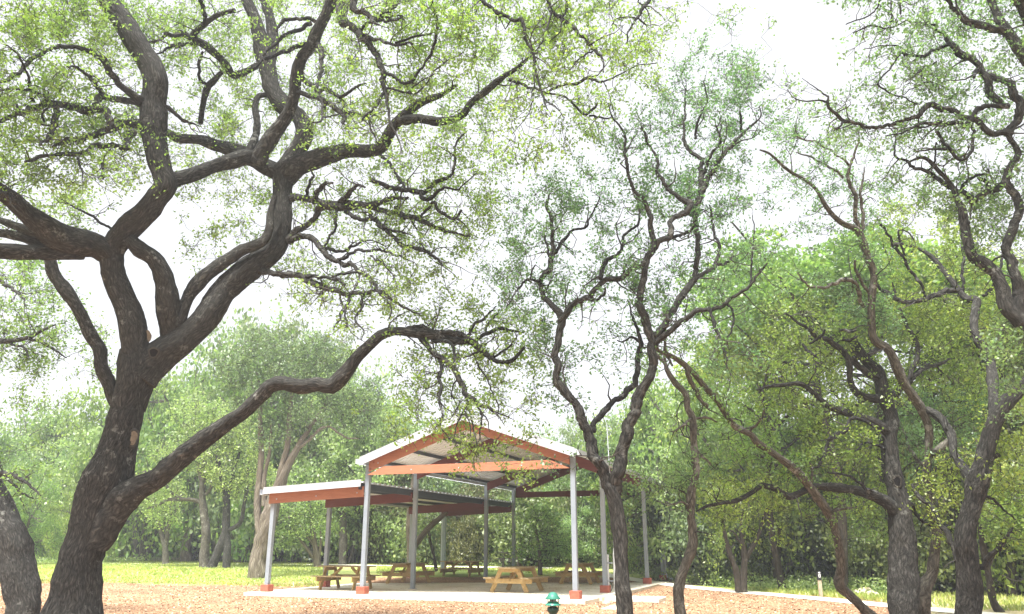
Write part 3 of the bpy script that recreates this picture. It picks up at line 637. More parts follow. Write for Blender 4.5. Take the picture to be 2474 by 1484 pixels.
# left fine limbs
T1.limb(1, [(1090, 780, 70), (1020, 735, 70), (900, 640, 50), (800, 520, 50), (725, 420, 40), (600, 360, 35), (430, 340, 30), (250, 420, 30), (100, 560, 28), (-30, 610, 22)], 10.5)
T1.limb(1, [(1060, 770, 50), (980, 745, 45), (870, 730, 42), (740, 700, 48), (650, 790, 62), (450, 765, 52), (350, 740, 50), (230, 795, 42), (60, 860, 34), (-30, 880, 25)], 11)
T1.limb(1, [(740, 695, 28), (680, 590, 25), (580, 500, 20), (480, 480, 12)], 10.5)
T1.limb(1, [(600, 800, 50), (740, 790, 45), (790, 850, 48), (800, 920, 45), (780, 945, 40)], 11.8)
T1.limb(1, [(1060, 930, 70), (960, 905, 62), (880, 910, 60), (780, 940, 50), (600, 1000, 48), (480, 1020, 36), (380, 1060, 20)], 11.4)
T1.limb(1, [(410, 780, 44), (392, 900, 44), (350, 990, 32), (300, 1060, 18)], 10.8)
T1.limb(1, [(970, 960, 50), (925, 1010, 45), (915, 1080, 40), (850, 1065, 40), (700, 1050, 36), (600, 1110, 34), (450, 1130, 30), (260, 1140, 26), (180, 1180, 14)], 11)
T1.limb(1, [(240, 740, 24), (222, 640, 22), (200, 530, 18), (150, 420, 14), (40, 320, 10)], 10)
T1.limb(1, [(340, 700, 24), (200, 650, 22), (60, 640, 18), (-30, 660, 12)], 10.2)
T1.limb(1, [(560, 1130, 20), (590, 1220, 14), (600, 1290, 10)], 11); T1.limb(1, [(720, 1170, 20), (750, 1250, 14), (740, 1310, 10)], 11)
T1.limb(1, [(320, 880, 18), (310, 820, 16), (350, 770, 14)], 10.8); T1.limb(1, [(100, 720, 18), (130, 800, 16), (150, 830, 12)], 10.4)
T1.limb(5, [(120, 10, 50), (60, -60, 36), (-30, -110, 20)], 10.5)
# right side sprays
T1.limb(6, [(235, 270, 70), (290, 200, 52), (350, 150, 42), (440, 85, 40), (470, 20, 60), (600, 15, 56), (800, 20, 40), (1000, 62, 34), (1150, 92, 38), (1280, 150, 32), (1400, 195, 22), (1560, 230, 12)], 12.6)
T1.limb(2, [(220, 1440, 60), (330, 1430, 50), (430, 1460, 50), (560, 1480, 48), (700, 1475, 46), (860, 1490, 40), (960, 1440, 36), (1100, 1440, 22)], 13)
T1.limb(2, [(600, 1480, 40), (680, 1400, 35), (740, 1350, 22), (800, 1350, 14)], 13)
T1.limb(2, [(420, 1470, 36), (450, 1380, 34), (500, 1330, 26), (560, 1330, 16)], 13); T1.limb(2, [(370, 1420, 24), (390, 1320, 20), (420, 1280, 16), (400, 1230, 10)], 13.6)
T1.limb(6, [(820, 50, 30), (900, 160, 30), (970, 220, 28), (1050, 292, 26), (1200, 322, 26), (1300, 380, 22), (1350, 440, 10)], 12.2)
T1.limb(6, [(890, 150, 22), (1000, 180, 18), (1100, 210, 12), (1140, 230, 8)], 12.6)
T1.limb(6, [(650, 50, 30), (720, 95, 30), (820, 110, 25), (880, 90, 16)], 13)
T1.limb(6, [(1010, 20, 30), (1060, 90, 26), (1150, 95, 20), (1290, 0, 22), (1310, 50, 24), (1450, 100, 20), (1500, 40, 16)], 12)
T1.limb(6, [(600, 20, 25), (575, 150, 20), (500, 290, 16)], 13.5)
T1.limb(6, [(240, 250, 50), (300, 232, 45), (390, 240, 44), (480, 315, 38), (530, 375, 40), (620, 425, 30), (700, 440, 30), (790, 512, 28), (860, 565, 24), (880, 625, 18), (960, 680, 12)], 12.4)
T1.limb(6, [(600, 405, 25), (700, 350, 25), (850, 328, 22), (960, 345, 16), (1100, 400, 10)], 12); T1.limb(6, [(480, 305, 25), (620, 345, 22), (740, 280, 18), (800, 250, 12), (940, 300, 8)], 13)
T1.limb(6, [(830, 370, 14), (920, 430, 12), (1000, 520, 10)], 12); T1.limb(6, [(790, 512, 20), (830, 560, 18), (820, 630, 14)], 12.6)
T1.limb(6, [(20, 480, 60), (90, 490, 45), (200, 500, 44), (310, 510, 50), (400, 562, 50), (500, 600, 44), (600, 632, 40), (680, 655, 34), (800, 640, 28), (900, 628, 24), (1000, 700, 20), (1100, 760, 16), (1180, 790, 10)], 12.3)
T1.limb(6, [(680, 655, 26), (640, 750, 22), (600, 840, 16), (560, 900, 10)], 12.2); T1.limb(6, [(640, 760, 16), (655, 860, 14), (665, 880, 14)], 12.4)
T1.limb(6, [(770, 655, 20), (770, 740, 18), (720, 830, 14), (780, 910, 10), (770, 980, 8)], 12); T1.limb(6, [(890, 640, 14), (980, 740, 12), (960, 830, 8)], 12)
T1.limb(6, [(350, 530, 30), (470, 525, 24), (600, 550, 20), (640, 585, 14)], 12.8); T1.limb(6, [(520, 530, 18), (650, 495, 18), (760, 500, 14)], 12.6)
T1.limb(6, [(440, 620, 16), (480, 670, 12), (460, 740, 8)], 12)
# over the top and down the middle
T1.limb(2, [(580, -80, 70), (600, 20, 60), (620, 150, 58), (720, 220, 50), (850, 360, 45), (910, 500, 40), (930, 630, 34), (950, 750, 20), (970, 880, 16), (1030, 1000, 12), (1050, 1120, 8)], 10.5, 12)
T1.limb(2, [(730, 215, 25), (830, 165, 20), (950, 120, 16), (1060, 110, 10)], 11); T1.limb(2, [(750, 260, 28), (860, 290, 26), (1000, 322, 22), (1140, 315, 14)], 10.6)
T1.limb(2, [(1010, 315, 20), (1150, 265, 18), (1280, 240, 12)], 10.6)
T1.limb(2, [(930, 630, 22), (890, 730, 20), (800, 830, 18), (770, 870, 12)], 10.8); T1.limb(2, [(925, 520, 26), (1020, 580, 26), (1100, 600, 24), (1200, 500, 20), (1280, 370, 22), (1310, 240, 26), (1290, 100, 26), (1255, -60, 28)], 10)
T1.limb(2, [(950, 640, 18), (1090, 670, 14), (1200, 640, 12), (1330, 480, 10), (1500, 380, 8)], 10.4); T1.limb(2, [(1090, 680, 12), (1180, 600, 10), (1290, 540, 8)], 10.4)
T1.limb(2, [(700, -60, 55), (710, 40, 50), (740, 75, 42), (830, 125, 30), (890, 190, 14)], 10.4, 11); T1.limb(2, [(860, 140, 20), (950, 90, 14), (1040, 35, 10)], 10.4); T1.limb(2, [(870, 150, 20), (980, 150, 18), (1050, 130, 12)], 10.4)
T1.limb(2, [(320, 560, 40), (430, 640, 36), (520, 660, 28), (600, 700, 26), (730, 630, 18), (800, 610, 10)], 12.6); T1.limb(2, [(440, 300, 40), (480, 380, 36), (470, 520, 26), (455, 650, 24), (480, 850, 16), (400, 900, 10)], 12.4)
T1.limb(2, [(290, 670, 40), (400, 690, 36), (530, 750, 38), (600, 800, 40), (640, 862, 26), (620, 910, 20)], 12.8); T1.limb(2, [(610, 810, 24), (720, 830, 20), (830, 830, 16), (950, 890, 10)], 12.4)
T1.limb(2, [(810, 830, 16), (830, 940, 14), (890, 1040, 10)], 12.4)
T1.limb(2, [(360, 320, 36), (200, 380, 30), (60, 440, 24), (-20, 500, 16)], 13); T1.limb(2, [(400, 170, 36), (260, 230, 30), (120, 330, 22), (40, 430, 14)], 13); T1.limb(2, [(440, 160, 30), (330, 140, 28), (200, 150, 26), (150, 230, 16)], 13)
T1.limb(2, [(480, 850, 12), (700, 800, 8)], 12)
T1.limb(2, [(900, 1120, 20), (960, 1180, 22), (1005, 1240, 20), (1060, 1340, 20), (1100, 1390, 16)], 13); T1.limb(2, [(830, 1305, 26), (960, 1350, 34), (1100, 1372, 35), (1210, 1390, 40), (1290, 1325, 35), (1390, 1290, 25), (1440, 1180, 20), (1460, 1030, 14), (1530, 945, 10)], 12.4)
T1.limb(2, [(1200, 1390, 34), (1230, 1445, 38), (1360, 1370, 20), (1470, 1360, 12), (1600, 1260, 8)], 12.2)
T1.limb(2, [(1400, -150, 34), (1560, -80, 32), (1650, 10, 30), (1740, 90, 30), (1855, 140, 28), (1930, 152, 26), (1940, 250, 24), (2000, 370, 22), (2030, 520, 20), (2075, 690, 16), (2110, 800, 8)], 9.5, 10.5)
T1.limb(3, [(170, 500, 12), (150, 650, 10), (120, 820, 8), (0, 970, 5)], 9.4)
T1.limb(3, [(200, -150, 34), (270, 0, 28), (290, 75, 25), (400, 160, 28), (520, 270, 28), (590, 370, 24), (655, 440, 16), (660, 520, 8)], 9.2, 10)
T1.limb(3, [(290, 80, 18), (240, 250, 12), (170, 370, 10)], 9.4); T1.limb(3, [(400, 0, 14), (380, 120, 14), (350, 220, 12), (270, 300, 8)], 9.6); T1.limb(3, [(585, 375, 14), (500, 420, 12), (420, 510, 8)], 9.2)
T1.limb(3, [(1040, -80, 34), (1000, 10, 30), (930, 110, 22), (870, 190, 14), (820, 320, 10)], 10.5, 11); T1.limb(3, [(920, 140, 14), (980, 190, 12)], 10.8); T1.limb(3, [(890, 130, 14), (780, 130, 10), (720, 190, 7)], 11)
T1.limb(3, [(-20, 580, 28), (60, 610, 24), (150, 645, 20), (260, 680, 18), (400, 720, 14), (520, 830, 20), (590, 800, 22), (620, 740, 12)], 11.6, 12.2)
T1.limb(3, [(250, 680, 16), (330, 630, 20), (470, 590, 22), (550, 570, 22), (640, 590, 16), (780, 540, 10), (900, 480, 8), (1050, 460, 6)], 11.2)
T1.limb(3, [(560, 840, 16), (640, 850, 14), (720, 860, 10)], 12); T1.limb(3, [(240, 720, 10), (340, 800, 8), (380, 860, 6)], 11.4)
# the long low limb
T1.limb(9, [(690, 960, 230), (800, 790, 220), (890, 660, 210), (980, 585, 180), (1150, 490, 155), (1300, 360, 150), (1450, 240, 130), (1600, 130, 112), (1750, 30, 100), (1870, -80, 105), (1960, -170, 92), (2060, -190, 92), (2160, -165, 100), (2310, -180, 90), (2400, -170, 108), (2490, -250, 110), (2570, -360, 85), (2655, -445, 75), (2755, -535, 73), (2855, -565, 62), (3005, -555, 76), (3155, -535, 70), (3305, -495, 58), (3415, -490, 48), (3495, -420, 40), (3605, -345, 34), (3710, -355, 28), (3800, -450, 16)], 12.5)
T1.limb(6, [(1100, 900, 40), (1180, 880, 42), (1300, 915, 42), (1420, 915, 42), (1500, 945, 48), (1560, 990, 40)], 12.6)
T1.limb(6, [(1190, 960, 46), (1280, 1060, 36), (1340, 1120, 40), (1440, 1190, 44), (1490, 1300, 44), (1530, 1390, 38), (1600, 1440, 28), (1700, 1480, 20), (1760, 1540, 10)], 12.0)
T1.limb(6, [(1330, 1120, 30), (1340, 1230, 30), (1338, 1320, 26), (1318, 1400, 24), (1350, 1500, 16), (1340, 1600, 10), (1400, 1700, 6)], 11.8)
T1.limb(6, [(1270, 1000, 25), (1400, 1000, 25), (1432, 1070, 20), (1440, 1140, 12)], 12.2); T1.limb(6, [(1500, 1110, 14), (1560, 1080, 18), (1620, 1040, 22)], 12.2)
T1.limb(6, [(1530, 960, 30), (1580, 880, 25), (1650, 830, 20), (1740, 740, 10)], 12.6); T1.limb(6, [(1590, 985, 30), (1680, 930, 30), (1800, 900, 25), (1920, 920, 12)], 13)
T1.limb(6, [(1600, 1140, 16), (1680, 1280, 12), (1750, 1450, 10), (1760, 1560, 6)], 12); T1.limb(6, [(1690, 1120, 20), (1730, 1100, 20), (1800, 1050, 16), (1860, 1010, 10)], 12.6); T1.limb(6, [(1660, 920, 18), (1700, 850, 14), (1760, 780, 10)], 12.8)
T1.limb(6, [(1530, 1390, 24), (1500, 1500, 16), (1460, 1600, 10), (1440, 1680, 6)], 12); T1.limb(6, [(1600, 1440, 20), (1640, 1540, 14), (1620, 1660, 8), (1650, 1760, 5)], 12); T1.limb(6, [(1480, 1420, 14), (1440, 1500, 10), (1400, 1560, 6)], 11.8)
for (a, b, c_, d_) in ((1620, 1480, 1690, 1640), (1680, 1470, 1800, 1600), (1500, 1480, 1560, 1680), (1350, 1500, 1290, 1640), (1560, 1560, 1600, 1760), (1700, 1490, 1870, 1560)):
    T1.limb(6, [(a, b, 14), ((a + c_) / 2 + 16, (b + d_) / 2, 10), (c_, d_, 5)], 11.9)
# ---- twin stemmed oak before the pavilion
T2 = Tree('twin_stem_oak', 11.5, 'slim twin stemmed oak forking low just right of the pavilion front right post', leaf='leafcool', ls=.05)
T2.limb('d', [(822, 1530, 118), (815, 1380, 108), (800, 1250, 104), (790, 1000, 104), (770, 800, 112), (742, 650, 112), (715, 560, 104)], root=True, kind='trunk')
T2.limb('d', [(735, 620, 90), (690, 530, 90), (650, 450, 86), (590, 330, 78), (565, 210, 74), (545, 130, 76), (480, 30, 64), (440, -40, 62), (390, -135, 64), (322, -215, 60), (318, -300, 56), (330, -385, 55), (338, -535, 55), (350, -620, 56), (330, -705, 54), (285, -765, 45), (210, -835, 36), (205, -920, 35), (250, -1000, 43), (288, -1110, 38), (300, -1200, 32), (280, -1300, 28), (262, -1450, 26), (270, -1560, 16)], 11.8)
T2.limb('d', [(350, -610, 50), (385, -690, 50), (440, -770, 46), (540, -815, 44), (590, -880, 36), (660, -940, 36), (780, -945, 36), (860, -995, 34), (955, -1070, 30)], 11.2)
T2.limb('d', [(640, -945, 34), (682, -1065, 34), (780, -1145, 25), (812, -1255, 20), (910, -1345, 18), (925, -1450, 14), (900, -1540, 8)], 12)
T2.limb('d', [(550, -800, 25), (610, -785, 25), (665, -835, 20), (675, -880, 10)], 11); T2.limb('d', [(295, -1120, 26), (380, -1225, 22), (450, -1295, 20), (540, -1335, 17), (600, -1455, 12), (640, -1540, 8)], 12.4)
T2.limb('d', [(270, -1110, 22), (255, -1180, 18), (240, -1260, 12)], 12); T2.limb('d', [(205, -900, 24), (140, -945, 20), (60, -880, 16), (0, -800, 12), (-40, -740, 8)], 11); T2.limb('d', [(130, -945, 14), (160, -1050, 10)], 11)
T2.limb('d', [(585, 160, 46), (620, 70, 45), (690, -10, 46), (790, -90, 46), (880, -170, 46), (900, -250, 46), (912, -340, 42), (940, -470, 40), (900, -590, 22), (860, -720, 14), (840, -800, 8)], 12.3)
T2.limb('d', [(935, -480, 22), (870, -520, 18), (790, -485, 12), (760, -500, 7)], 12)
T2.limb('d', [(735, 640, 84), (750, 520, 92), (790, 400, 88), (810, 230, 84), (870, 50, 85), (905, -60, 80), (980, -200, 70), (1005, -380, 65), (1000, -530, 60), (960, -650, 62), (912, -790, 55), (940, -925, 50), (982, -1085, 48), (1012, -1165, 52), (1012, -1290, 42), (990, -1450, 36), (960, -1530, 30), (900, -1580, 26), (860, -1640, 26), (850, -1700, 24), (820, -1830, 22), (815, -2000, 16), (740, -2100, 12), (700, -2200, 8)], 11.2)
T2.limb('d', [(1005, -1155, 44), (1060, -1205, 45), (1130, -1250, 44), (1142, -1350, 40), (1200, -1405, 40), (1270, -1440, 50), (1300, -1500, 46), (1210, -1530, 38), (1150, -1570, 30), (1060, -1720, 28), (1040, -1820, 22), (960, -1970, 16), (940, -2070, 10)], 11.6)
T2.limb('d', [(1130, -1245, 28), (1230, -1255, 26), (1300, -1290, 22), (1320, -1340, 14)], 12)
T2.limb('d', [(1030, -520, 56), (1110, -635, 48), (1150, -720, 46), (1240, -835, 50), (1320, -940, 46), (1412, -985, 34), (1490, -1050, 30), (1500, -1160, 25), (1480, -1260, 22), (1440, -1390, 18), (1430, -1480, 10)], 12.2)
T2.limb('d', [(1325, -945, 36), (1335, -1080, 36), (1352, -1210, 36), (1325, -1340, 38), (1340, -1480, 50), (1365, -1560, 46), (1420, -1640, 40), (1480, -1780, 35), (1560, -1870, 30), (1660, -1990, 22), (1790, -2110, 12), (1790, -2200, 7)], 12)
T2.limb('d', [(1360, -1560, 44), (1372, -1680, 46), (1360, -1800, 30), (1280, -1890, 28), (1240, -1980, 22), (1250, -2130, 16), (1260, -2330, 10)], 12.4)
T2.limb('d', [(1380, -1690, 30), (1420, -1800, 28), (1500, -1940, 18), (1470, -2060, 10)], 11.6); T2.limb('d', [(1330, -1960, 20), (1340, -2080, 20), (1400, -2220, 14), (1390, -2390, 8)], 11.8)
T2.limb('d', [(1680, -1990, 20), (1660, -2100, 18), (1650, -2160, 10)], 11.8); T2.limb('d', [(1500, -1900, 14), (1510, -2060, 10)], 12)
T2.limb('d', [(1492, -1050, 22), (1560, -1060, 18), (1610, -1110, 10)], 12.2)
T2.limb('d', [(1035, -475, 56), (1110, -540, 42), (1200, -605, 40), (1300, -675, 38), (1400, -725, 35), (1550, -765, 30), (1620, -835, 26), (1740, -915, 20), (1800, -985, 16), (1850, -1060, 8)], 10.8)
T2.limb('d', [(1430, -740, 22), (1460, -620, 24), (1500, -530, 20), (1540, -440, 18), (1570, -350, 12)], 10.6)
T2.limb('d', [(1560, -760, 20), (1610, -700, 16), (1600, -570, 14), (1550, -510, 10)], 10.8); T2.limb('d', [(1730, -920, 14), (1740, -1100, 14), (1755, -1280, 10), (1740, -1400, 6)], 11.2)
# ---- slender sinuous oak
T3 = Tree('sinuous_oak', 13.5, 'slender crooked grey oak standing just right of the pavilion downspout', bark='barkpale', leaf='leafcool', ls=.055)
T3.limb('e', [(305, 1540, 82), (285, 1420, 78), (280, 1340, 76), (292, 1240, 74), (330, 1130, 76), (378, 1000, 74), (382, 880, 66), (368, 750, 60), (372, 600, 60), (402, 480, 60), (402, 370, 55), (386, 200, 50), (384, 80, 50), (345, -10, 44), (330, -110, 46), (255, -190, 42), (195, -285, 35), (180, -335, 30), (110, -410, 24), (100, -500, 12)], 14, root=True, kind='trunk')
T3.limb('e', [(180, -330, 22), (190, -400, 22), (240, -330, 16)], 14); T3.limb('e', [(395, 280, 24), (460, 340, 22), (510, 405, 14)], 13.8); T3.limb('e', [(375, 40, 22), (300, 130, 18), (220, 160, 10)], 13); T3.limb('e', [(370, 690, 18), (280, 680, 14), (190, 690, 8)], 13); T3.limb('e', [(390, 70, 22), (480, 60, 18), (560, 90, 10)], 14)
# ---- leaning oak
T4 = Tree('leaning_oak', 16.5, 'long thin oak stem leaning far left over the right clearing, elbowed near its base', bark='barkpale', leaf='leaf', ls=.055)
T4.limb(12, [(790, 1530, 70), (720, 1470, 68), (620, 1370, 72), (540, 1300, 75), (515, 1250, 74), (532, 1130, 64), (505, 950, 60), (462, 800, 60), (405, 700, 65), (300, 560, 60), (200, 440, 55), (80, 350, 50), (0, 292, 50), (-80, 240, 50), (-130, 180, 50), (-240, 120, 45), (-310, 30, 48), (-370, -70, 46), (-450, -155, 44), (-550, -275, 40), (-660, -365, 36), (-740, -410, 30), (-745, -480, 18), (-750, -560, 10)], 13.5, root=True, kind='trunk')
T4.limb(12, [(-600, -330, 36), (-560, -220, 34), (-500, -100, 30), (-420, -20, 20)], 14); T4.limb(12, [(-735, -400, 30), (-790, -440, 30), (-820, -470, 20), (-830, -440, 14)], 13.4); T4.limb(12, [(470, 740, 24), (560, 720, 18), (640, 700, 10)], 16); T4.limb(12, [(300, 560, 20), (330, 460, 16), (300, 380, 10)], 15); T4.limb(12, [(-130, 180, 22), (-60, 90, 18), (-20, 0, 10)], 14)
# ---- stout oak with hollows
T5 = Tree('hollow_oak', 16, 'stout right oak with dark trunk hollows and a thick limb reaching left', leaf='leafyel', ls=.06)
T5.limb(12, [(990, 1530, 205), (985, 1350, 192), (985, 1200, 195), (978, 950, 180), (962, 800, 172), (962, 700, 165), (925, 550, 132), (885, 350, 112), (880, 200, 112), (900, 80, 100), (880, 0, 92), (840, -90, 98), (822, -200, 84), (790, -290, 76), (720, -340, 70), (650, -460, 42), (560, -520, 38), (500, -560, 22)], root=True, kind='trunk')
T5.limb(12, [(930, 750, 100), (870, 680, 92), (760, 622, 80), (620, 582, 66), (480, 565, 60), (330, 560, 52), (230, 605, 50), (150, 632, 46), (60, 580, 45), (0, 560, 42), (-50, 555, 40), (-130, 610, 35), (-230, 660, 36), (-330, 680, 26), (-440, 700, 20), (-520, 740, 10)], 14.5)
T5.limb(12, [(890, 180, 90), (760, 90, 66), (620, 40, 56), (500, 0, 50), (400, -50, 40), (250, -180, 34), (100, -175, 30), (0, -165, 24), (-80, -140, 14)], 14.6)
T5.limb(12, [(830, -180, 60), (700, -290, 50), (590, -355, 48), (480, -475, 44), (350, -525, 34), (280, -585, 28), (200, -640, 18), (120, -700, 10)], 15)
T5.limb(12, [(700, -340, 44), (640, -420, 60), (640, -480, 50), (560, -560, 40), (470, -540, 30), (330, -530, 18)], 16.5); T5.limb(12, [(730, -390, 40), (790, -450, 40), (780, -500, 30)], 16)
T5.limb(12, [(860, -80, 66), (760, -80, 60), (660, -110, 52), (600, -190, 46), (590, -320, 40), (560, -430, 20)], 15.4)
T5.limb(12, [(880, -90, 50), (940, -120, 46), (1000, -180, 40), (1080, -260, 36), (1140, -310, 40), (1250, -330, 30), (1320, -370, 12)], 16.5); T5.limb(12, [(1010, -200, 30), (1060, -340, 36), (1080, -480, 30), (1000, -620, 24), (940, -760, 20), (900, -920, 12)], 16.5)
T5.limb(12, [(800, 130, 20), (620, 70, 26), (560, 160, 26), (460, 200, 30), (420, 290, 26), (380, 390, 22), (300, 430, 12)], 14.8, 15.2)
T5.limb(12, [(860, 640, 22), (700, 560, 20), (560, 480, 18), (430, 450, 10)], 15); T5.limb(12, [(860, 300, 20), (720, 240, 14), (640, 300, 10)], 15)
T5.limb(12, [(1000, 620, 30), (1080, 760, 26), (1160, 830, 18), (1200, 860, 10)], 16.5)
for (a, b, c_, d_) in ((250, 1010, 350, 1100), (420, 1010, 300, 900), (110, 1140, 300, 1150), (520, 910, 640, 900), (540, 980, 640, 950)):
    T5.limb(8, [(c_ if a > c_ else a, b, 20), ((a + c_) / 2, (b + d_) / 2 + 12, 22), (c_ if a <= c_ else a, d_, 16)], 15, 15.2)
# ---- pale spotted oak beside it
T6 = Tree('spotted_oak', 17, 'pale lichen spotted oak close behind the hollow trunk, its thin leader rising high', bark='barkpale', leaf='leafcool', ls=.055)
T6.limb(12, [(1115, 1530, 135), (1110, 1400, 125), (1130, 1290, 110), (1185, 1200, 76), (1212, 1000, 70), (1220, 850, 60), (1175, 700, 60), (1150, 500, 58), (1160, 300, 50), (1165, 150, 50), (1110, 0, 62), (1040, -110, 68), (985, -190, 70), (930, -310, 70), (875, -430, 62), (775, -498, 56), (752, -590, 50), (750, -780, 50), (768, -980, 50), (722, -1105, 50), (682, -1235, 50), (640, -1305, 46), (530, -1355, 36), (435, -1450, 30), (360, -1580, 25), (280, -1655, 22), (150, -1730, 20), (50, -1820, 17), (0, -1860, 14), (-60, -1880, 8)], root=True, kind='trunk', d1=14)
T6.limb(12, [(660, -1290, 34), (625, -1440, 30), (622, -1570, 30), (578, -1670, 25), (592, -1770, 22), (640, -1890, 15), (665, -2040, 8)], 14); T6.limb(12, [(590, -1765, 18), (500, -1850, 15), (340, -1940, 14), (220, -1970, 12), (200, -2060, 6)], 13.6)
T6.limb(12, [(545, -1680, 20), (450, -1750, 18), (330, -1815, 14), (200, -1860, 8)], 13.8); T6.limb(12, [(680, -1290, 26), (695, -1420, 22), (670, -1560, 18), (690, -1680, 12), (700, -1760, 6)], 14.4)
T6.limb(12, [(740, -810, 20), (690, -900, 24), (650, -980, 24), (640, -1080, 16)], 14.6); T6.limb(12, [(690, -740, 26), (660, -840, 30), (600, -930, 30), (480, -920, 26), (380, -880, 20), (290, -890, 18), (220, -990, 10)], 14)
T6.limb(12, [(1160, 430, 30), (1060, 330, 24), (1000, 200, 20), (940, 60, 16), (850, -40, 12)], 17.5)
T6.limb(12, [(1180, 330, 50), (1270, 260, 46), (1340, 190, 46), (1290, 110, 46), (1180, 30, 44), (1090, -20, 40), (1000, -100, 30)], 17.5)
# ---- far right oak
T7 = Tree('right_oak', 15, 'thick oak at the right edge leaning right, with a pale side branch', leaf='leafyel', ls=.06)
T7.limb(12, [(1455, 1530, 175), (1460, 1400, 165), (1462, 1250, 160), (1442, 1060, 142), (1432, 900, 140), (1480, 700, 132), (1530, 500, 130), (1570, 350, 112), (1622, 150, 110), (1690, 0, 102), (1790, -110, 98), (1900, -220, 90), (2000, -340, 70)], root=True, kind='trunk', d1=14)
T7.limb(12, [(1540, 1150, 44), (1600, 1070, 38), (1680, 1000, 32), (1740, 910, 22), (1770, 850, 10)], 14); T7.limb(12, [(1400, 1120, 50), (1320, 950, 42), (1240, 800, 38), (1170, 690, 34), (1080, 610, 30), (1040, 540, 18)], 15.5)
T7.limb(12, [(1600, 230, 80), (1640, 100, 74), (1640, -40, 72), (1620, -280, 70), (1590, -410, 62), (1520, -500, 60), (1490, -630, 55), (1510, -790, 60), (1440, -800, 50), (1370, -880, 40), (1270, -1010, 36), (1180, -1110, 30), (1090, -1165, 20), (1000, -1190, 10)], 16.5)
T7.limb(12, [(1400, -860, 44), (1320, -870, 38), (1250, -840, 35), (1130, -795, 34), (1030, -770, 30), (930, -800, 30), (820, -870, 24), (760, -940, 12)], 15.8)
T7.limb(12, [(1140, -800, 22), (1080, -940, 22), (1000, -1060, 22), (920, -1180, 22), (860, -1290, 18), (790, -1380, 12)], 15.5); T7.limb(12, [(920, -1190, 40), (980, -1200, 20)], 15.5); T7.limb(12, [(1000, -1090, 16), (940, -1280, 14), (1000, -1290, 10), (1060, -1230, 10)], 15.5)
T7.limb(12, [(1560, -820, 26), (1640, -900, 22), (1720, -1200, 16)], 15.8); T7.limb(12, [(1420, -820, 22), (1410, -1060, 20), (1400, -1300, 16), (1380, -1450, 10)], 15.8)
T7.limb(12, [(1500, 560, 80), (1425, 440, 62), (1345, 310, 54), (1330, 200, 60), (1250, 60, 60), (1150, 0, 50)], 15.8); T7.limb(12, [(1500, 560, 26), (1600, 640, 22), (1700, 720, 16), (1800, 800, 10)], 15)
T7.limb(12, [(1610, 340, 40), (1660, 335, 44)], 14.6)
T8 = Tree('overhanging_oak', 10.5, 'dark near oak entering high from the right edge, forking into two stems', leaf='leafcool', ls=.05)
T8.limb(0, [(2720, 1500, 75), (2700, 1300, 62), (2640, 1060, 50), (2560, 900, 44), (2500, 815, 40), (2455, 770, 40)], root=True, kind='trunk')
T8.limb(8, [(1840, 860, 110), (1735, 745, 104), (1700, 620, 96), (1650, 500, 92), (1570, 430, 84), (1490, 385, 74), (1455, 300, 72), (1430, 180, 66), (1405, 40, 56), (1360, -60, 40), (1330, -140, 30), (1240, -240, 34), (1130, -340, 26), (1000, -300, 12)], 10.8)
T8.limb(8, [(1830, 840, 90), (1820, 700, 76), (1790, 520, 74), (1745, 350, 68), (1735, 240, 66), (1800, 100, 60), (1820, 20, 55), (1800, -70, 58), (1730, -150, 56), (1735, -240, 48), (1785, -330, 42), (1765, -460, 40), (1740, -530, 50), (1800, -620, 70), (1820, -740, 60), (1790, -790, 56), (1745, -880, 46), (1650, -920, 40), (1560, -950, 44), (1500, -1040, 48), (1370, -1110, 50), (1300, -1200, 42), (1270, -1270, 20)], 10.8)
T8.limb(4, [(1760, 960, 56), (1690, 970, 44), (1600, 970, 42), (1540, 890, 44), (1400, 840, 42), (1290, 790, 40), (1180, 760, 40), (1100, 840, 32), (1040, 850, 26), (860, 895, 25), (730, 930, 26), (640, 905, 25), (560, 875, 28), (480, 820, 25), (435, 760, 22), (430, 700, 12)], 10)
T8.limb(4, [(560, 875, 20), (520, 920, 14), (480, 930, 8)], 10); T8.limb(4, [(430, 740, 18), (340, 735, 12), (220, 725, 8), (140, 650, 5)], 10); T8.limb(4, [(430, 700, 14), (380, 660, 10), (300, 610, 6), (250, 570, 4)], 10)
T8.limb(4, [(1480, 850, 40), (1440, 910, 36), (1330, 910, 30), (1210, 900, 30), (1130, 890, 20), (1000, 960, 12), (850, 990, 8)], 10.2); T8.limb(4, [(1480, 850, 34), (1530, 790, 34), (1620, 770, 32), (1730, 770, 44)], 10.6)
T8.limb(4, [(1480, 870, 24), (1490, 1000, 22), (1460, 1120, 20), (1400, 1160, 20), (1300, 1060, 26), (1220, 950, 20)], 10.4); T8.limb(4, [(1290, 1080, 20), (1170, 1085, 14), (1080, 1100, 8)], 10.2)
T8.limb(4, [(1370, 1390, 34), (1290, 1350, 34), (1230, 1290, 32), (1150, 1250, 26), (1060, 1220, 24), (1000, 1165, 20), (915, 1135, 16), (930, 1000, 10), (860, 900, 6)], 11.4, 11); T8.limb(4, [(1500, 1470, 40), (1430, 1410, 40), (1340, 1385, 36)], 11.2, 11); T8.limb(4, [(1160, 1240, 16), (1200, 1180, 14), (1220, 1030, 10)], 11)
T8.limb(4, [(1700, 1340, 50), (1620, 1390, 42), (1540, 1430, 40), (1480, 1480, 36)], 11, 11); T8.limb(4, [(1400, 1380, 30), (1440, 1320, 24), (1520, 1275, 20), (1600, 1260, 12)], 11); T8.limb(4, [(1610, 1380, 32), (1590, 1310, 30), (1530, 1280, 24)], 11)
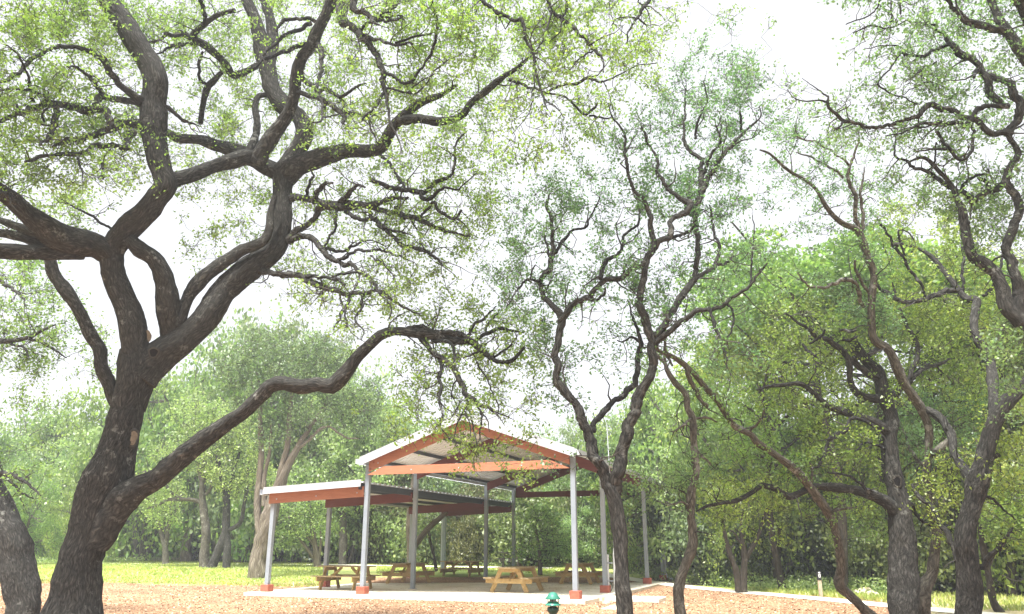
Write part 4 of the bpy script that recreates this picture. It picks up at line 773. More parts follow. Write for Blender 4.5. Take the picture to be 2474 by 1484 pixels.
T8.limb(4, [(1540, 500, 40), (1490, 560, 0.1 + 20)], 10.4); T8.limb(4, [(1560, 530, 40), (1600, 600, 50), (1620, 700, 60), (1680, 750, 50)], 10.8); T8.limb(4, [(1300, 330, 24), (1200, 360, 26), (1150, 400, 22), (1000, 410, 20), (960, 400, 16), (880, 500, 14), (790, 600, 10)], 10)
T8.limb(4, [(990, 410, 16), (960, 350, 12), (850, 330, 10), (700, 350, 6)], 10); T8.limb(4, [(1290, 260, 20), (1200, 180, 16), (1140, 180, 10)], 10); T8.limb(4, [(1220, 450, 14), (1120, 510, 14), (1000, 590, 8)], 10)
T8.limb(4, [(790, 610, 14), (900, 680, 12), (1020, 720, 10), (1100, 760, 8)], 10); T8.limb(4, [(1170, 600, 10), (1060, 630, 8), (860, 770, 6)], 10)
T9 = Tree('top_right_oak', 9.5, 'oak whose dark stems cut across the extreme top right corner of the view', leaf='leafcool', ls=.05)
T9.limb(0, [(2900, 1500, 80), (2860, 1000, 70), (2760, 600, 60), (2640, 320, 50), (2540, 200, 42), (2485, 148, 36)], root=True, kind='trunk')
T9.limb(4, [(1890, 450, 90), (1830, 370, 84), (1760, 270, 78), (1690, 170, 66), (1640, 60, 56), (1600, -40, 50)], 9.6); T9.limb(4, [(1720, 230, 66), (1650, 200, 60), (1560, 182, 56), (1450, 160, 54), (1395, 120, 48), (1372, 40, 16), (1370, -40, 12)], 9.2)
T9.limb(4, [(1960, 200, 130), (1890, 80, 120), (1800, -40, 110)], 9.4); T9.limb(4, [(960, 100, 16), (958, 0, 14), (950, -60, 10)], 9, 9); T9.limb(4, [(1000, 150, 8), (880, 200, 10), (740, 190, 14), (620, 240, 8)], 9, 9)
T9.limb(4, [(1395, 110, 30), (1200, -60, 30), (960, -90, 24), (700, -60, 16)], 9); T9.limb(4, [(800, -70, 16), (780, 90, 12), (560, 180, 8)], 9); T9.limb(4, [(900, -80, 12), (890, 200, 8), (870, 300, 5)], 9)
# ---- left edge
T10 = Tree('left_edge_oak', 19, 'massive oak trunk at the left edge, cut off by the frame', leaf='leafyel', ls=.07)
T10.limb(9, [(165, 1430, 210), (150, 1300, 225), (125, 1150, 235), (75, 950, 225), (15, 780, 205), (-45, 620, 195), (-140, 450, 180), (-260, 200, 160), (-400, -100, 120)], root=True, kind='trunk')
T10.limb(9, [(-60, 480, 60), (20, 465, 36), (100, 480, 30), (200, 540, 20), (300, 620, 10)], 17.5); T10.limb(9, [(40, 480, 22), (90, 540, 20), (160, 610, 16), (240, 640, 10)], 18)
T10.limb(5, [(-260, 1300, 60), (-100, 1010, 44), (60, 990, 34), (200, 965, 30), (310, 910, 20), (400, 870, 10)], 17.5); T10.limb(5, [(200, 968, 22), (310, 1005, 20), (430, 1070, 14), (480, 1110, 6)], 17.5); T10.limb(5, [(-80, 520, 30), (10, 560, 24), (90, 610, 22), (160, 670, 14), (190, 740, 8)], 17); T10.limb(5, [(80, 1000, 18), (180, 1040, 16), (210, 1120, 8)], 17.5)
T10.limb(5, [(-200, 1000, 50), (-150, 760, 40), (-80, 530, 30)], 17)

def skel(c, items, T):
    for it in items: T.limb(c, *it) if isinstance(it, tuple) else T.limb(c, it)
# ---- mid-distance trunks on the left lawn and in the wood edge
def mid(name, c, bx, by, limbs, label, bark, leaf, blobs, group=None, ls=.11, cat='tree', Y=None):
    o = ORG[c]; q = gnd(o[0] + bx / 3, o[1] + by / 3); T = Tree(name, Y or q[1], label, cat, group, bark, leaf, ls, own=False)
    T.limb(c, limbs[0], root=True, kind='trunk')
    for l in limbs[1:]: T.limb(c, l)
    T.blobs = blobs; return T
mid('juniper', 'b', 20, 1222, [[(10, 1215, 150), (20, 1100, 120), (50, 950, 125), (95, 780, 120), (130, 650, 100), (175, 540, 80), (220, 430, 60), (300, 280, 42), (380, 150, 34), (440, 60, 26), (520, -60, 16)],
     [(30, 900, 60), (10, 700, 52), (25, 500, 44), (40, 300, 38), (30, 100, 34), (30, -100, 26), (10, -260, 14)], [(150, 640, 60), (180, 450, 48), (230, 250, 40), (240, 60, 34), (260, -120, 20), (250, -240, 10)], [(270, 320, 30), (400, 210, 24), (520, 120, 18), (640, 200, 12), (740, 210, 8)], [(60, 700, 40), (60, 500, 30), (100, 300, 24), (110, 100, 14)]],
    'big shaggy pale barked juniper left of the pavilion, splitting into several stems', 'juniper', 'leafjun', [(640, 860, 60, 60, 90), (700, 900, 70, 70, 120), (770, 860, 60, 50, 90), (600, 950, 50, 60, 70), (820, 930, 60, 60, 80), (740, 990, 70, 50, 70), (860, 1010, 50, 40, 50), (560, 900, 40, 50, 50), (660, 1040, 60, 40, 45), (890, 960, 40, 40, 50)], ls=.1)
mid('oak', 9, 1480, 1145, [[(1475, 1140, 75), (1480, 1040, 66), (1492, 900, 62), (1478, 760, 56), (1465, 640, 50), (1470, 500, 46), (1480, 380, 36), (1500, 250, 24)], [(1465, 680, 30), (1400, 655, 28), (1320, 652, 26), (1220, 655, 22), (1130, 700, 14), (1060, 720, 8)], [(1465, 540, 30), (1440, 440, 26), (1430, 320, 18), (1400, 200, 10)], [(1320, 650, 22), (1250, 610, 20), (1200, 540, 12)], [(1490, 620, 24), (1530, 560, 20), (1520, 480, 12)]],
    'grey oak on the left lawn with a level branch reaching left, beside the leaning stems', 'barkpale', 'leafbg', [(430, 1090, 60, 40, 80), (500, 1060, 50, 50, 80), (380, 1180, 50, 34, 60), (540, 1010, 50, 40, 70), (470, 1000, 60, 40, 70), (400, 1240, 40, 24, 35)])
mid('oak', 9, 1560, 1150, [[(1530, 1145, 70), (1580, 1030, 60), (1630, 900, 58), (1640, 760, 54), (1640, 640, 50), (1610, 500, 36), (1580, 380, 28), (1570, 240, 16)], [(1640, 900, 44), (1645, 1000, 54), (1640, 1150, 60)], [(1640, 680, 34), (1670, 560, 30), (1700, 420, 24), (1740, 300, 14)], [(1650, 880, 34), (1740, 820, 30), (1770, 680, 28), (1790, 560, 22), (1800, 400, 12)]],
    'multi stemmed oak on the left lawn, its leaning stems crossing low down', 'bark', 'leafbg', [(530, 1120, 50, 40, 70), (590, 1090, 50, 40, 70), (560, 1170, 40, 30, 40), (620, 1150, 40, 30, 40), (560, 1030, 50, 40, 60)])
mid('oak', 9, 1200, 1125, [[(1200, 1125, 48), (1195, 1000, 40), (1170, 900, 32), (1140, 780, 24), (1120, 660, 14)], [(1200, 1000, 34), (1215, 880, 30), (1235, 760, 24), (1240, 640, 14)], [(1205, 920, 16), (1190, 800, 12), (1200, 700, 8)]],
    'small forked grey oak, leftmost of the trunks standing out on the left lawn', 'barkpale', 'leafbg', [(380, 1220, 36, 26, 50), (410, 1190, 36, 26, 40), (350, 1180, 40, 30, 40)])
mid('juniper', 9, 1345, 1108, [[(1345, 1105, 84), (1345, 950, 62), (1335, 800, 54), (1325, 680, 50), (1320, 560, 40), (1310, 420, 26), (1300, 300, 14)], [(1355, 1050, 46), (1375, 900, 40), (1390, 800, 34), (1420, 700, 22), (1450, 600, 12)]],
    'pale stripped juniper trunk on the left lawn between two grey oaks', 'juniper', 'leafjun', [(440, 1150, 40, 40, 60), (420, 1080, 40, 40, 50), (470, 1190, 30, 30, 30)])
mid('oak', 9, 1730, 1110, [[(1730, 1110, 36), (1728, 980, 34), (1720, 850, 28), (1710, 700, 20)]], 'short grey trunk on the lawn just left of the big juniper', 'barkpale', 'leafbg', [(575, 1210, 30, 24, 30)])
mid('oak', 'b', 625, 1125, [[(625, 1125, 62), (630, 1000, 54), (632, 850, 52), (628, 720, 44), (620, 560, 30), (610, 400, 14)]], 'straight pale grey oak trunk seen beneath the lean-to roof', 'barkpale', 'leafbg', [(820, 1150, 50, 34, 70), (830, 1090, 50, 40, 70), (850, 1220, 40, 24, 40)])
mid('juniper', 'b', 450, 1145, [[(445, 1145, 56), (430, 1000, 40), (410, 850, 34), (395, 720, 26), (380, 560, 14)], [(455, 1100, 24), (468, 980, 18), (465, 850, 10)], [(420, 1080, 26), (350, 980, 24), (280, 910, 14)], [(430, 1000, 22), (360, 900, 18), (310, 820, 10)], [(380, 780, 22), (300, 770, 18), (220, 790, 14), (140, 830, 8)]],
    'dark multi stemmed juniper at the wood edge left of the slab', 'juniper', 'leafbg', [(730, 1270, 50, 30, 80), (700, 1220, 60, 30, 70), (760, 1200, 50, 30, 60), (690, 1300, 30, 22, 30)])
mid('broken_juniper', 'b', 1115, 1200, [[(1120, 1200, 44), (1115, 1000, 44), (1110, 850, 46), (1120, 700, 50), (1140, 560, 46), (1150, 460, 40), (1130, 360, 26), (1160, 250, 14)], [(1145, 990, 50), (1200, 920, 44), (1260, 850, 42), (1330, 790, 34), (1385, 745, 24)], [(1150, 560, 30), (1200, 440, 28), (1230, 330, 14)]],
    'weathered juniper snag behind the pavilion with a pale broken limb slanting right', 'juniper', 'leafjun', [(990, 1100, 50, 40, 60), (1040, 1130, 50, 30, 50), (960, 1050, 40, 40, 40)])
for (c, bx, by, L_, lab) in (
    ('c', 565, 1170, [[(565, 1170, 24), (545, 1050, 24), (520, 950, 22), (505, 840, 12)]], 'thin dark stem behind the farthest picnic table, left of the white downspout'),
    ('c', 865, 1120, [[(868, 1120, 24), (855, 980, 20), (848, 850, 16), (845, 740, 12)]], 'slender pale stem rising behind the right end of the farthest table'),
    ('c', 830, 1110, [[(830, 1100, 16), (760, 1010, 14), (675, 925, 10)]], 'bare grey dead stem slanting left behind the farthest table'),
    ('d', 50, 1150, [[(55, 1150, 34), (40, 1020, 30), (28, 900, 20), (20, 800, 10)]], 'pale bare snag behind the rear left post of the gable roof'),
    ('d', 205, 1200, [[(205, 1200, 34), (200, 1080, 30), (190, 960, 24), (170, 840, 12)], [(205, 1100, 16), (230, 980, 10)]], 'bushy young juniper standing behind the nearest picnic table'),
    ('d', 430, 1120, [[(430, 1120, 18), (425, 980, 16), (420, 800, 14), (400, 600, 12), (390, 480, 8)]], 'tall thin pale stem directly behind the front right post'),
    ('d', 480, 1090, [[(480, 1090, 14), (520, 990, 12), (560, 880, 8)]], 'thin whitish stem slanting right behind the right table')):
    mid('small_tree' if 'bushy' not in lab else 'young_juniper', c, bx, by, L_, lab, 'juniper' if 'pale' in lab or 'whitish' in lab or 'bushy' in lab else 'darkbark', 'leafbg' if 'bushy' in lab else 'leafjun',
        [(1312, 1290, 56, 22, 26), (1285, 1335, 44, 18, 16), (1345, 1325, 40, 18, 16), (1285, 1240, 36, 18, 14), (1335, 1255, 30, 14, 10)] if 'bushy' in lab else [(ORG[c][0] + L_[0][-1][0] / 3, ORG[c][1] + L_[0][-1][1] / 3 - 14, 26, 22, 22)])
mid('dark_oak', 'e', 730, 1330, [[(745, 1330, 66), (750, 1200, 52), (760, 1080, 46), (745, 960, 36), (735, 820, 26), (760, 680, 14)], [(715, 1320, 50), (700, 1180, 44), (655, 1050, 36), (625, 950, 34), (610, 870, 20), (600, 800, 10)], [(765, 1080, 36), (830, 970, 32), (870, 880, 30), (900, 780, 24), (920, 700, 12)], [(760, 1000, 20), (700, 920, 16), (650, 880, 10)]],
    'dark three stemmed oak at the start of the right footpath', 'darkbark', 'leafyel', [(1780, 1230, 60, 30, 60), (1830, 1200, 50, 30, 60), (1750, 1190, 40, 24, 50)], ls=.08)
mid('dark_oak', 'e', 1020, 1300, [[(1005, 1300, 50), (990, 1150, 56), (990, 1000, 70), (985, 900, 70), (985, 830, 40), (970, 740, 14)], [(1040, 1300, 40), (1060, 1170, 40), (1130, 1060, 34), (1180, 940, 30), (1200, 820, 24), (1210, 720, 12)], [(1010, 1260, 24), (1000, 1120, 20), (980, 980, 14)]],
    'dark forked oak in the wood edge, between the footpath tree and the marker post', 'darkbark', 'leafyel', [(1880, 1240, 50, 26, 60), (1930, 1200, 50, 30, 60)], ls=.08)
mid('dark_oak', 12, 1680, 1468, [[(1680, 1468, 60), (1630, 1380, 52), (1600, 1200, 44), (1560, 1000, 50), (1540, 880, 34), (1530, 780, 14)], [(1600, 1150, 22), (1680, 950, 20), (1690, 850, 10)]],
    'dark reddish trunk leaning behind the thick oak at the right edge', 'darkbark', 'leafyel', [(2400, 1250, 50, 40, 60), (2440, 1180, 40, 40, 50), (2460, 1280, 30, 30, 40)], ls=.08)
mid('dark_oak', 12, 770, 1330, [[(770, 1330, 30), (760, 1230, 26), (745, 1150, 18), (740, 1060, 8)], [(775, 1300, 20), (820, 1200, 16), (850, 1120, 8)]], 'small dark two stemmed tree in the shade left of the hollow trunk', 'darkbark', 'leafyel', [(2090, 1280, 44, 40, 130), (2130, 1230, 36, 30, 90), (2070, 1240, 30, 26, 60)], ls=.08)

# ------------------------------------------------------------------ foliage density of the near canopy, per 100 px square of the photograph, 0..9
COV = """
8788677745 4757788887 8876442021 0001456764
8788765674 3445578865 7765462010 0001346535
6445433564 4354633556 7655644565 0001256544
6774211446 4355575364 5322344565 1012246643
6666753256 5546644531 3463245663 2244455453
7676555455 5455335556 1233543452 5543356533
8656535531 2132445455 4421254351 5331233435
6455300334 4135245544 3724355650 1234366756
1253000133 0323345655 4555434552 2234434564
0000000232 0312365544 5414421234 2123433553
6510000110 0442343105 6514524444 1122443554
6520000000 0132355214 4513554553 2233555654
6330000000 0002224456 6210534421 5566656666
6543200000 0001103456 6422321432 5444556666
5312100000 0000025543 4420000443 6554565566
3110000000 0000024543 3210004443 5555566666
0000000000 0000133332 1000000245 5555456566
1100000000 0000001333 3100000345 5555554555
1100000000 0000000022 2100345654 5433344444
0000000000 0000000000 0000023344 4344344334
0000000000 0000000000 0000000022 2004423002
0000000000 0000000000 0000000000 0000000000
""".strip().split('\n')
near = [t for t in TREES if t.own]
aD = np.vstack([t.nd for t in near]); aN = np.vstack([t.nodes for t in near]); aR = np.concatenate([t.nr for t in near]); aI = np.concatenate([np.full(len(t.nr), i) for i, t in enumerate(near)])
thin = aR < .075; aD, aN, aR, aI = aD[thin], aN[thin], aR[thin], aI[thin]
CELL = 61.83; NL = 26
for rI, row in enumerate(COV):
    row = row.replace(' ', '')
    for cI, ch in enumerate(row):
        c = (int(ch) / 9.4) ** 1.08
        if c <= 0: continue
        cen = np.array([(cI + .5) * CELL, (rI + .5) * CELL]); j = np.argmin(((aD - cen) ** 2).sum(1)); Yc = aN[j, 1]
        s_ = near[aI[j]].ls * 1.2; area = (CELL / F_ * Yc * 1.08) ** 2; lp = s_ * s_ * .44 * .5 * .62
        n = -math.log(1 - c) * area / lp * 1.42 / NL; n = int(n) + (rng.random() < n - int(n))
        seeds = []
        for _ in range(4 if c > .55 else 3 if c > .3 else 2):
            p = cen + rng.uniform(-.6, .6, 2) * CELL; d2 = ((aD - p) ** 2).sum(1); k = np.argsort(d2)[:6]; j = k[rng.integers(0, 6)]; seeds.append((p, j, .60 + rng.normal() * .42))
        for _ in range(n):
            p, j, dy = seeds[rng.integers(0, len(seeds))]; q_ = p + rng.normal(size=2) * CELL * .19
            near[aI[j]].att.append(at(q_[0], q_[1], max(7.5, aN[j, 1] + dy + rng.normal() * .22)))
# the canopy goes on outside the frame: overhead, to the left and to the right
for t, (x0, x1, y0, y1), n in ((T1, (-420, 0, 0, 700), 420), (T1, (-300, 1500, -260, 0), 700), (T8, (2473, 2750, 0, 700), 260), (T9, (1950, 2800, -200, 0), 260), (T7, (2473, 2700, 600, 1200), 160)):
    Q = t.nodes[t.nr < .12]
    for _ in range(n):
        p = np.array([rng.uniform(x0, x1), rng.uniform(y0, y1)]); j = np.argmin(((proj(Q)[:, :2] - p) ** 2).sum(1)); t.att.append(at(p[0], p[1], max(7, Q[j, 1] + rng.normal() * .7)))
kN = np.vstack([t.nodes for t in near]); kR = np.concatenate([t.nr for t in near]); kD = np.vstack([t.nd for t in near]); bigm = kR > .085; kN, kR, kD = kN[bigm], kR[bigm], kD[bigm]; kP = kR * F_ / (kN[:, 1] * 1.05)
for t in near:      # sprays that would sit on the face of a thick limb hang behind it instead
    A_ = np.array(t.att); pd_ = proj(A_)[:, :2]
    for i_ in range(len(A_)):
        d_ = np.hypot(*(kD - pd_[i_]).T) - kP; j_ = np.argmin(d_)
        if d_[j_] < 14 and A_[i_][1] < kN[j_, 1] + .5 and rng.random() < .85: t.att[i_] = at(pd_[i_][0], pd_[i_][1], kN[j_, 1] + rng.uniform(.5, 1.3))
for t in TREES:
    if not t.own:
        for (bx, by, rx, ry, n) in t.blobs:
            for _ in range(n):
                u = rng.normal(size=3); u /= np.linalg.norm(u); u *= rng.uniform(.3, 1) ** .5
                t.att.append(at(bx + u[0] * rx, by + u[1] * ry, t.Y + u[2] * rx / F_ * t.Y * 1.1))
def finish(t):
    base = t.limbs[0][0][0].copy(); base[2] = float(terr(base[0], base[1])); root = empty(t.name, base, t.label, t.cat, t.group)
    tr = MB(); seed = 0; big = []
    for (C, R, kind) in t.limbs:
        seed += 1; r = R.max(); k = 120 if r > .3 else 64 if r > .15 else 20 if r > .09 else 10 if r > .035 else 6 if r > .012 else 5
        R = R * (1 + .05 * np.convolve(rng.normal(size=len(R) + 4), np.ones(5) / 2.2, 'valid') * (1 if r > .02 else 0))
        if kind == 'trunk': tr.tube(C, R, k, 0, True, .13, seed)
        elif r > .05: m = MB(); m.tube(C, R, k, 0, True, .12, seed); big.append(m)
        else:
            big.append((C, R, k, seed))
    tr.build('trunk', [M[t.bark]], root, base)
    bm_ = [M['barkfine' if t.bark == 'bark' else t.bark]]
    for b in big:
        if isinstance(b, MB): b.build('limb', [M[t.bark]], root, base)
        else: m = MB(); m.tube(b[0], b[1], b[2], 0, True, .10, b[3]); m.build('branch', bm_, root, base)
    if not t.att: return root
    tw = MB(); lf = MB()
    for (Q, q_) in t.spurs: tw.tube(Q, q_, 4, 0, False)
    A = np.array(t.att); nodes = t.nodes[t.nr < .11]; nr = t.nr[t.nr < .11]
    if len(nodes) < 3: nodes, nr = t.nodes[-12:], t.nr[-12:]
    sc = t.ls / .05
    d0 = np.array([np.min(((nodes - a) ** 2).sum(1)) for a in A]); order = np.argsort(d0); N0 = nodes.copy(); Rr = nr.copy()
    buf = np.zeros((len(N0) + len(A) * 4, 3)); bufr = np.zeros(len(buf)); n = len(N0); buf[:n] = N0; bufr[:n] = Rr
    LP = []
    for a in A[order]:
        d = ((buf[:n] - a) ** 2).sum(1); j = np.argmin(d); s0 = buf[j]; Ld = math.sqrt(d[j]) + 1e-6
        if Ld > 4.5: continue
        ns = 5; tt = np.linspace(0, 1, ns + 1)[:, None]; side = rng.normal(size=3) * Ld * .16
        P = s0 * (1 - tt) + a * tt + side * np.sin(tt * math.pi) + rng.normal(size=(ns + 1, 3)) * Ld * .06 * np.sin(tt * math.pi)
        P[:, 2:] -= np.sin(tt * math.pi) * Ld * .06
        r0 = min(bufr[j] * .7, .006 + .007 * Ld) * max(1, sc * .8); R = np.linspace(r0, .004 * sc, ns + 1)
        tw.tube(P, R, 3, 0, False)
        for q in (2, 3, 4): buf[n] = P[q]; bufr[n] = R[q]; n += 1
        dr = (P[-1] - P[-3]); dr /= np.linalg.norm(dr) + 1e-9; cen = [P[-1]]
        for _ in range(3):
            e_ = dr * .6 + rng.normal(size=3) * .7; e_ /= np.linalg.norm(e_); l_ = rng.uniform(.12, .3) * sc; Q = np.stack([P[-2], P[-2] + e_ * l_ * .5 + rng.normal(size=3) * .02, P[-2] + e_ * l_]); tw.tube(Q, [.0034 * sc, .003 * sc, .0022 * sc], 3, 0, False); cen.append(Q[1]); cen.append(Q[2])
        c_ = np.array(cen)[rng.integers(0, len(cen), NL)]; LP.append(c_ + rng.normal(size=(NL, 3)) * np.array([.055, .055, .042]) * sc)
    if LP:
        LP = np.vstack(LP); ls_ = t.ls * (1.14 if t.own else 1.2); lf.leaves(LP, ls_, ls_ * .54); 
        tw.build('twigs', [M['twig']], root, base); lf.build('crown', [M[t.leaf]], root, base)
    return root
roots = {}
for t in TREES: roots[t.name + str(id(t))] = (t, finish(t))
r1 = [r for (t, r) in roots.values() if t is T1][0]; r5 = [r for (t, r) in roots.values() if t is T5][0]; r7 = [r for (t, r) in roots.values() if t is T7][0]
# pruning scars, hollows and cut stubs on the bark
def scar(root, px, py, rw, rh, matn, name, label, ringm=None, tilt=0.0, Yt=None):
    best = None; trunk = [o for o in root.children if o.name.split('.')[0] in ('trunk', 'limb')]
    a = np.array([0, 0, EYE]); d = at(px, py, 10) - a; d /= np.linalg.norm(d)
    for o in trunk:
        off = Vector(root.location); ok, hit, nrm, _ = o.ray_cast(Vector(a) - off, Vector(d))
        if ok:
            h = np.array(hit) + np.array(off); ds = np.linalg.norm(h - a)
            if best is None or ds < best[0]: best = (ds, h, np.array(nrm), o)
    if best is None: return
    ds, h, nr_, o = best; nv = Vector(nr_).lerp(Vector(-d), .5).normalized(); k = 20; th = np.arange(k) / k * 2 * math.pi
    q = nv.to_track_quat('Z', 'Y').to_matrix(); s = ds / F_; m = MB(); V = []
    prof = ((1.18, -.06), (1.15, .10), (1.0, .16), (.8, .08)) if ringm else ((1.0, -.1), (.97, .05), (.9, .07))
    jit = 1 + .08 * np.sin(th * 3 + px) + .05 * np.sin(th * 5)
    for (f, z) in prof: V.append(np.stack([np.cos(th) * rw * s * f * jit, np.sin(th) * rh * s * f * jit, np.full(k, z * rw * s * 1.2)], 1))
    V = np.concatenate(V); nn = len(prof); i = np.arange(nn - 1)[:, None]; j = np.arange(k)[None]; j2 = (j + 1) % k
    Rm = np.array(q); base = np.array(root.location); tr_ = lambda v: v @ Rm.T + h - base
    m.add(tr_(V), np.stack([i * k + j, i * k + j2, (i + 1) * k + j2, (i + 1) * k + j], -1).reshape(-1, 4), 0, None, True)
    zc = prof[-1][1] * rw * s * 1.2; cpt = np.vstack([V[-k:], [[0, 0, zc]]]); m.tri(tr_(cpt), np.array([(b, (b + 1) % k, k) for b in range(k)]), 1)
    ob = m.build(name, [M[ringm or matn], M[matn]], o); ob['label'] = label
scar(r1, 320, 1058, 12, 19, 'cut', 'pruning_scar', 'oval healed pruning scar on the leaning trunk', 'bark')
scar(r1, 371, 852, 10, 11, 'hollow', 'knot_hole', 'round dark knot hole below the fork', 'barkpale')
scar(r1, 355, 813, 10, 13, 'cut', 'cut_stub', 'grey sawn stub in the fork')
scar(r5, 2167, 1163, 8, 12, 'hollow', 'hollow', 'dark triangular hollow in the trunk', 'barkpale')
scar(r5, 2170, 1196, 4, 4, 'hollow', 'knot_hole', 'small dark knot hole under the hollow', 'barkpale')
scar(r7, 2404, 1108, 6, 5, 'hollow', 'knot_hole', 'round dark end of a broken stub', 'barkpale')

# ------------------------------------------------------------------ the wood behind: individual trees, built once per kind and copied
def crown_pts(n_clump, rx, rz, zc, per, cr, rg, low=.0):
    per = int(per * .72)
    P = []
    for _ in range(n_clump):
        u = rg.normal(size=3); u /= np.linalg.norm(u); u[2] = u[2] if u[2] > -.5 + low else abs(u[2]) * .5
        rad = rg.uniform(.4, 1.12); c = np.array([u[0] * rx * rad, u[1] * rx * rad, zc + u[2] * rz * rad]); r_ = cr * rg.uniform(.55, 1.3); nn = int(per * (r_ / cr) ** 1.5)
        q = rg.normal(size=(nn, 3)); q /= np.linalg.norm(q, axis=1)[:, None]; q *= rg.uniform(.25, 1.1, nn)[:, None] ** .6 * r_; q[:, 2] *= .62; P.append(c + q)
    return np.vstack(P)
def proto(name, kind, seed, leaf, bark):
    rg = np.random.default_rng(seed); r = empty(name, (0, 0, 0), '', 'tree'); tr = MB(); tips = []
    cfg = {'round': (3, 1.0, .95, 4, .16), 'tall': (2, 1.5, .55, 4, .15), 'juniper': (3, .5, .75, 4, .12), 'bush': (6, .15, .8, 3, .06)}[kind]
    def grow(P, d, ln, rad, lev, k):
        Q = [P]; n = 4
        for q in range(n):
            d = d + rg.normal(size=3) * (.22 if lev < 2 else .36); d[2] += .10 if kind != 'round' else .05
            d /= np.linalg.norm(d); Q.append(Q[-1] + d * ln / n)
        C, R = catmull(np.array(Q), np.linspace(rad, rad * .55 if lev < cfg[3] else .01, n + 1), .3); tr.tube(C, R, k, 0, False, .08 if k > 5 else 0, lev)
        if lev >= cfg[3]: tips.append(Q[-1]); tips.append(Q[-2]); return
        for b in range(rg.integers(2, 4) if lev else rg.integers(3, 5)):
            e_ = d + rg.normal(size=3) * np.array([cfg[2], cfg[2], .5]); e_ /= np.linalg.norm(e_); grow(Q[rg.integers(2, 5)], e_, ln * rg.uniform(.58, .86), rad * .56, lev + 1, max(4, k - 2))
        if lev >= 1 and rg.random() < .5: tips.append(Q[3])
    H = {'round': 3.3, 'tall': 3.7, 'juniper': 2.6, 'bush': 1.5}[kind]
    for s_ in range(cfg[0]):
        a = s_ * 6.28 / cfg[0] + rg.uniform(-.5, .5); sp_ = .35 if kind != 'bush' else .9
        grow(np.array([.12 * math.cos(a), .12 * math.sin(a), -.2]), np.array([math.cos(a) * sp_, math.sin(a) * sp_, 1.0]), H * rg.uniform(.8, 1.1), cfg[4], 0, 9)
    tr.build('trunk', [M[bark]], r); T = np.array(tips); P = []
    if kind == 'juniper': T = np.vstack([T, T * np.array([.9, .9, .55]) + rg.normal(size=T.shape) * .3])
    for tpt in T:
        nn = int(rg.integers(20, 135) * (150 / max(60, len(T))) ** .5); sg = rg.uniform(.22, .46); P.append(tpt + rg.normal(size=(nn, 3)) * np.array([sg, sg, sg * .6]))
    P = np.vstack(P); P = P[P[:, 2] > .1]; r['top'] = float(np.percentile(P[:, 2], 99.3)); r['wid'] = float(np.percentile(np.hypot(P[:, 0], P[:, 1]), 90))
    lf = MB(); lf.leaves(P, .17, .10, 0, rg); lf.build('crown', [M[leaf]], r); return r
def proto_high(seed, leaf):
    rg = np.random.default_rng(seed); r = empty('high_crowned_oak', (0, 0, 0), '', 'tree'); tr = MB()
    P = [np.array([0, 0, -.15]), np.array([.2, 0, 2.5]), np.array([.0, .1, 5.0]), np.array([.2, .1, 6.8])]; C, R = catmull(np.array(P), np.array([.12, .10, .08, .06]), .3); tr.tube(C, R, 8, 0, True, .12, 1)
    for q in range(12):
        i = rg.integers(len(C) // 2, len(C)); b = rg.uniform(0, 6.28); l_ = rg.uniform(1.5, 3.2); e_ = np.array([math.cos(b) * .8, math.sin(b) * .8, rg.uniform(.3, .9)])
        Q = np.array([C[i], C[i] + e_ * l_ * .4 + rg.normal(size=3) * .2, C[i] + e_ * l_ + rg.normal(size=3) * .2]); C2, R2 = catmull(Q, np.array([R[i] * .6, .05, .02]), .3); tr.tube(C2, R2, 5, 0, False, 0, q)
    tr.build('trunk', [M['darkbark']], r); lf = MB(); lf.leaves(crown_pts(80, 2.5, 1.3, 7.6, 330, .62, rg), .13, .075, 0, rg); lf.build('crown', [M[leaf]], r); return r
PR = {'u': proto_high(21, 'leafyel'), 'a': proto('oak', 'round', 1, 'leafbg', 'darkbark'), 'b': proto('oak', 'round', 2, 'leafyel', 'barkpale'), 'c': proto('tall_oak', 'tall', 3, 'leafbg', 'barkpale'),
      'j': proto('juniper', 'juniper', 4, 'leafjun', 'juniper'), 'k': proto('juniper', 'tall', 5, 'leafjun', 'juniper'), 's': proto('shrub', 'bush', 6, 'leafshade', 'darkbark'), 'y': proto('shrub', 'bush', 8, 'leafjun', 'darkbark'), 'd': proto('juniper', 'juniper', 9, 'leafdry', 'darkbark')}
used = {}
BG = []   # kind, pixel x, distance, pixel y of the top, width factor
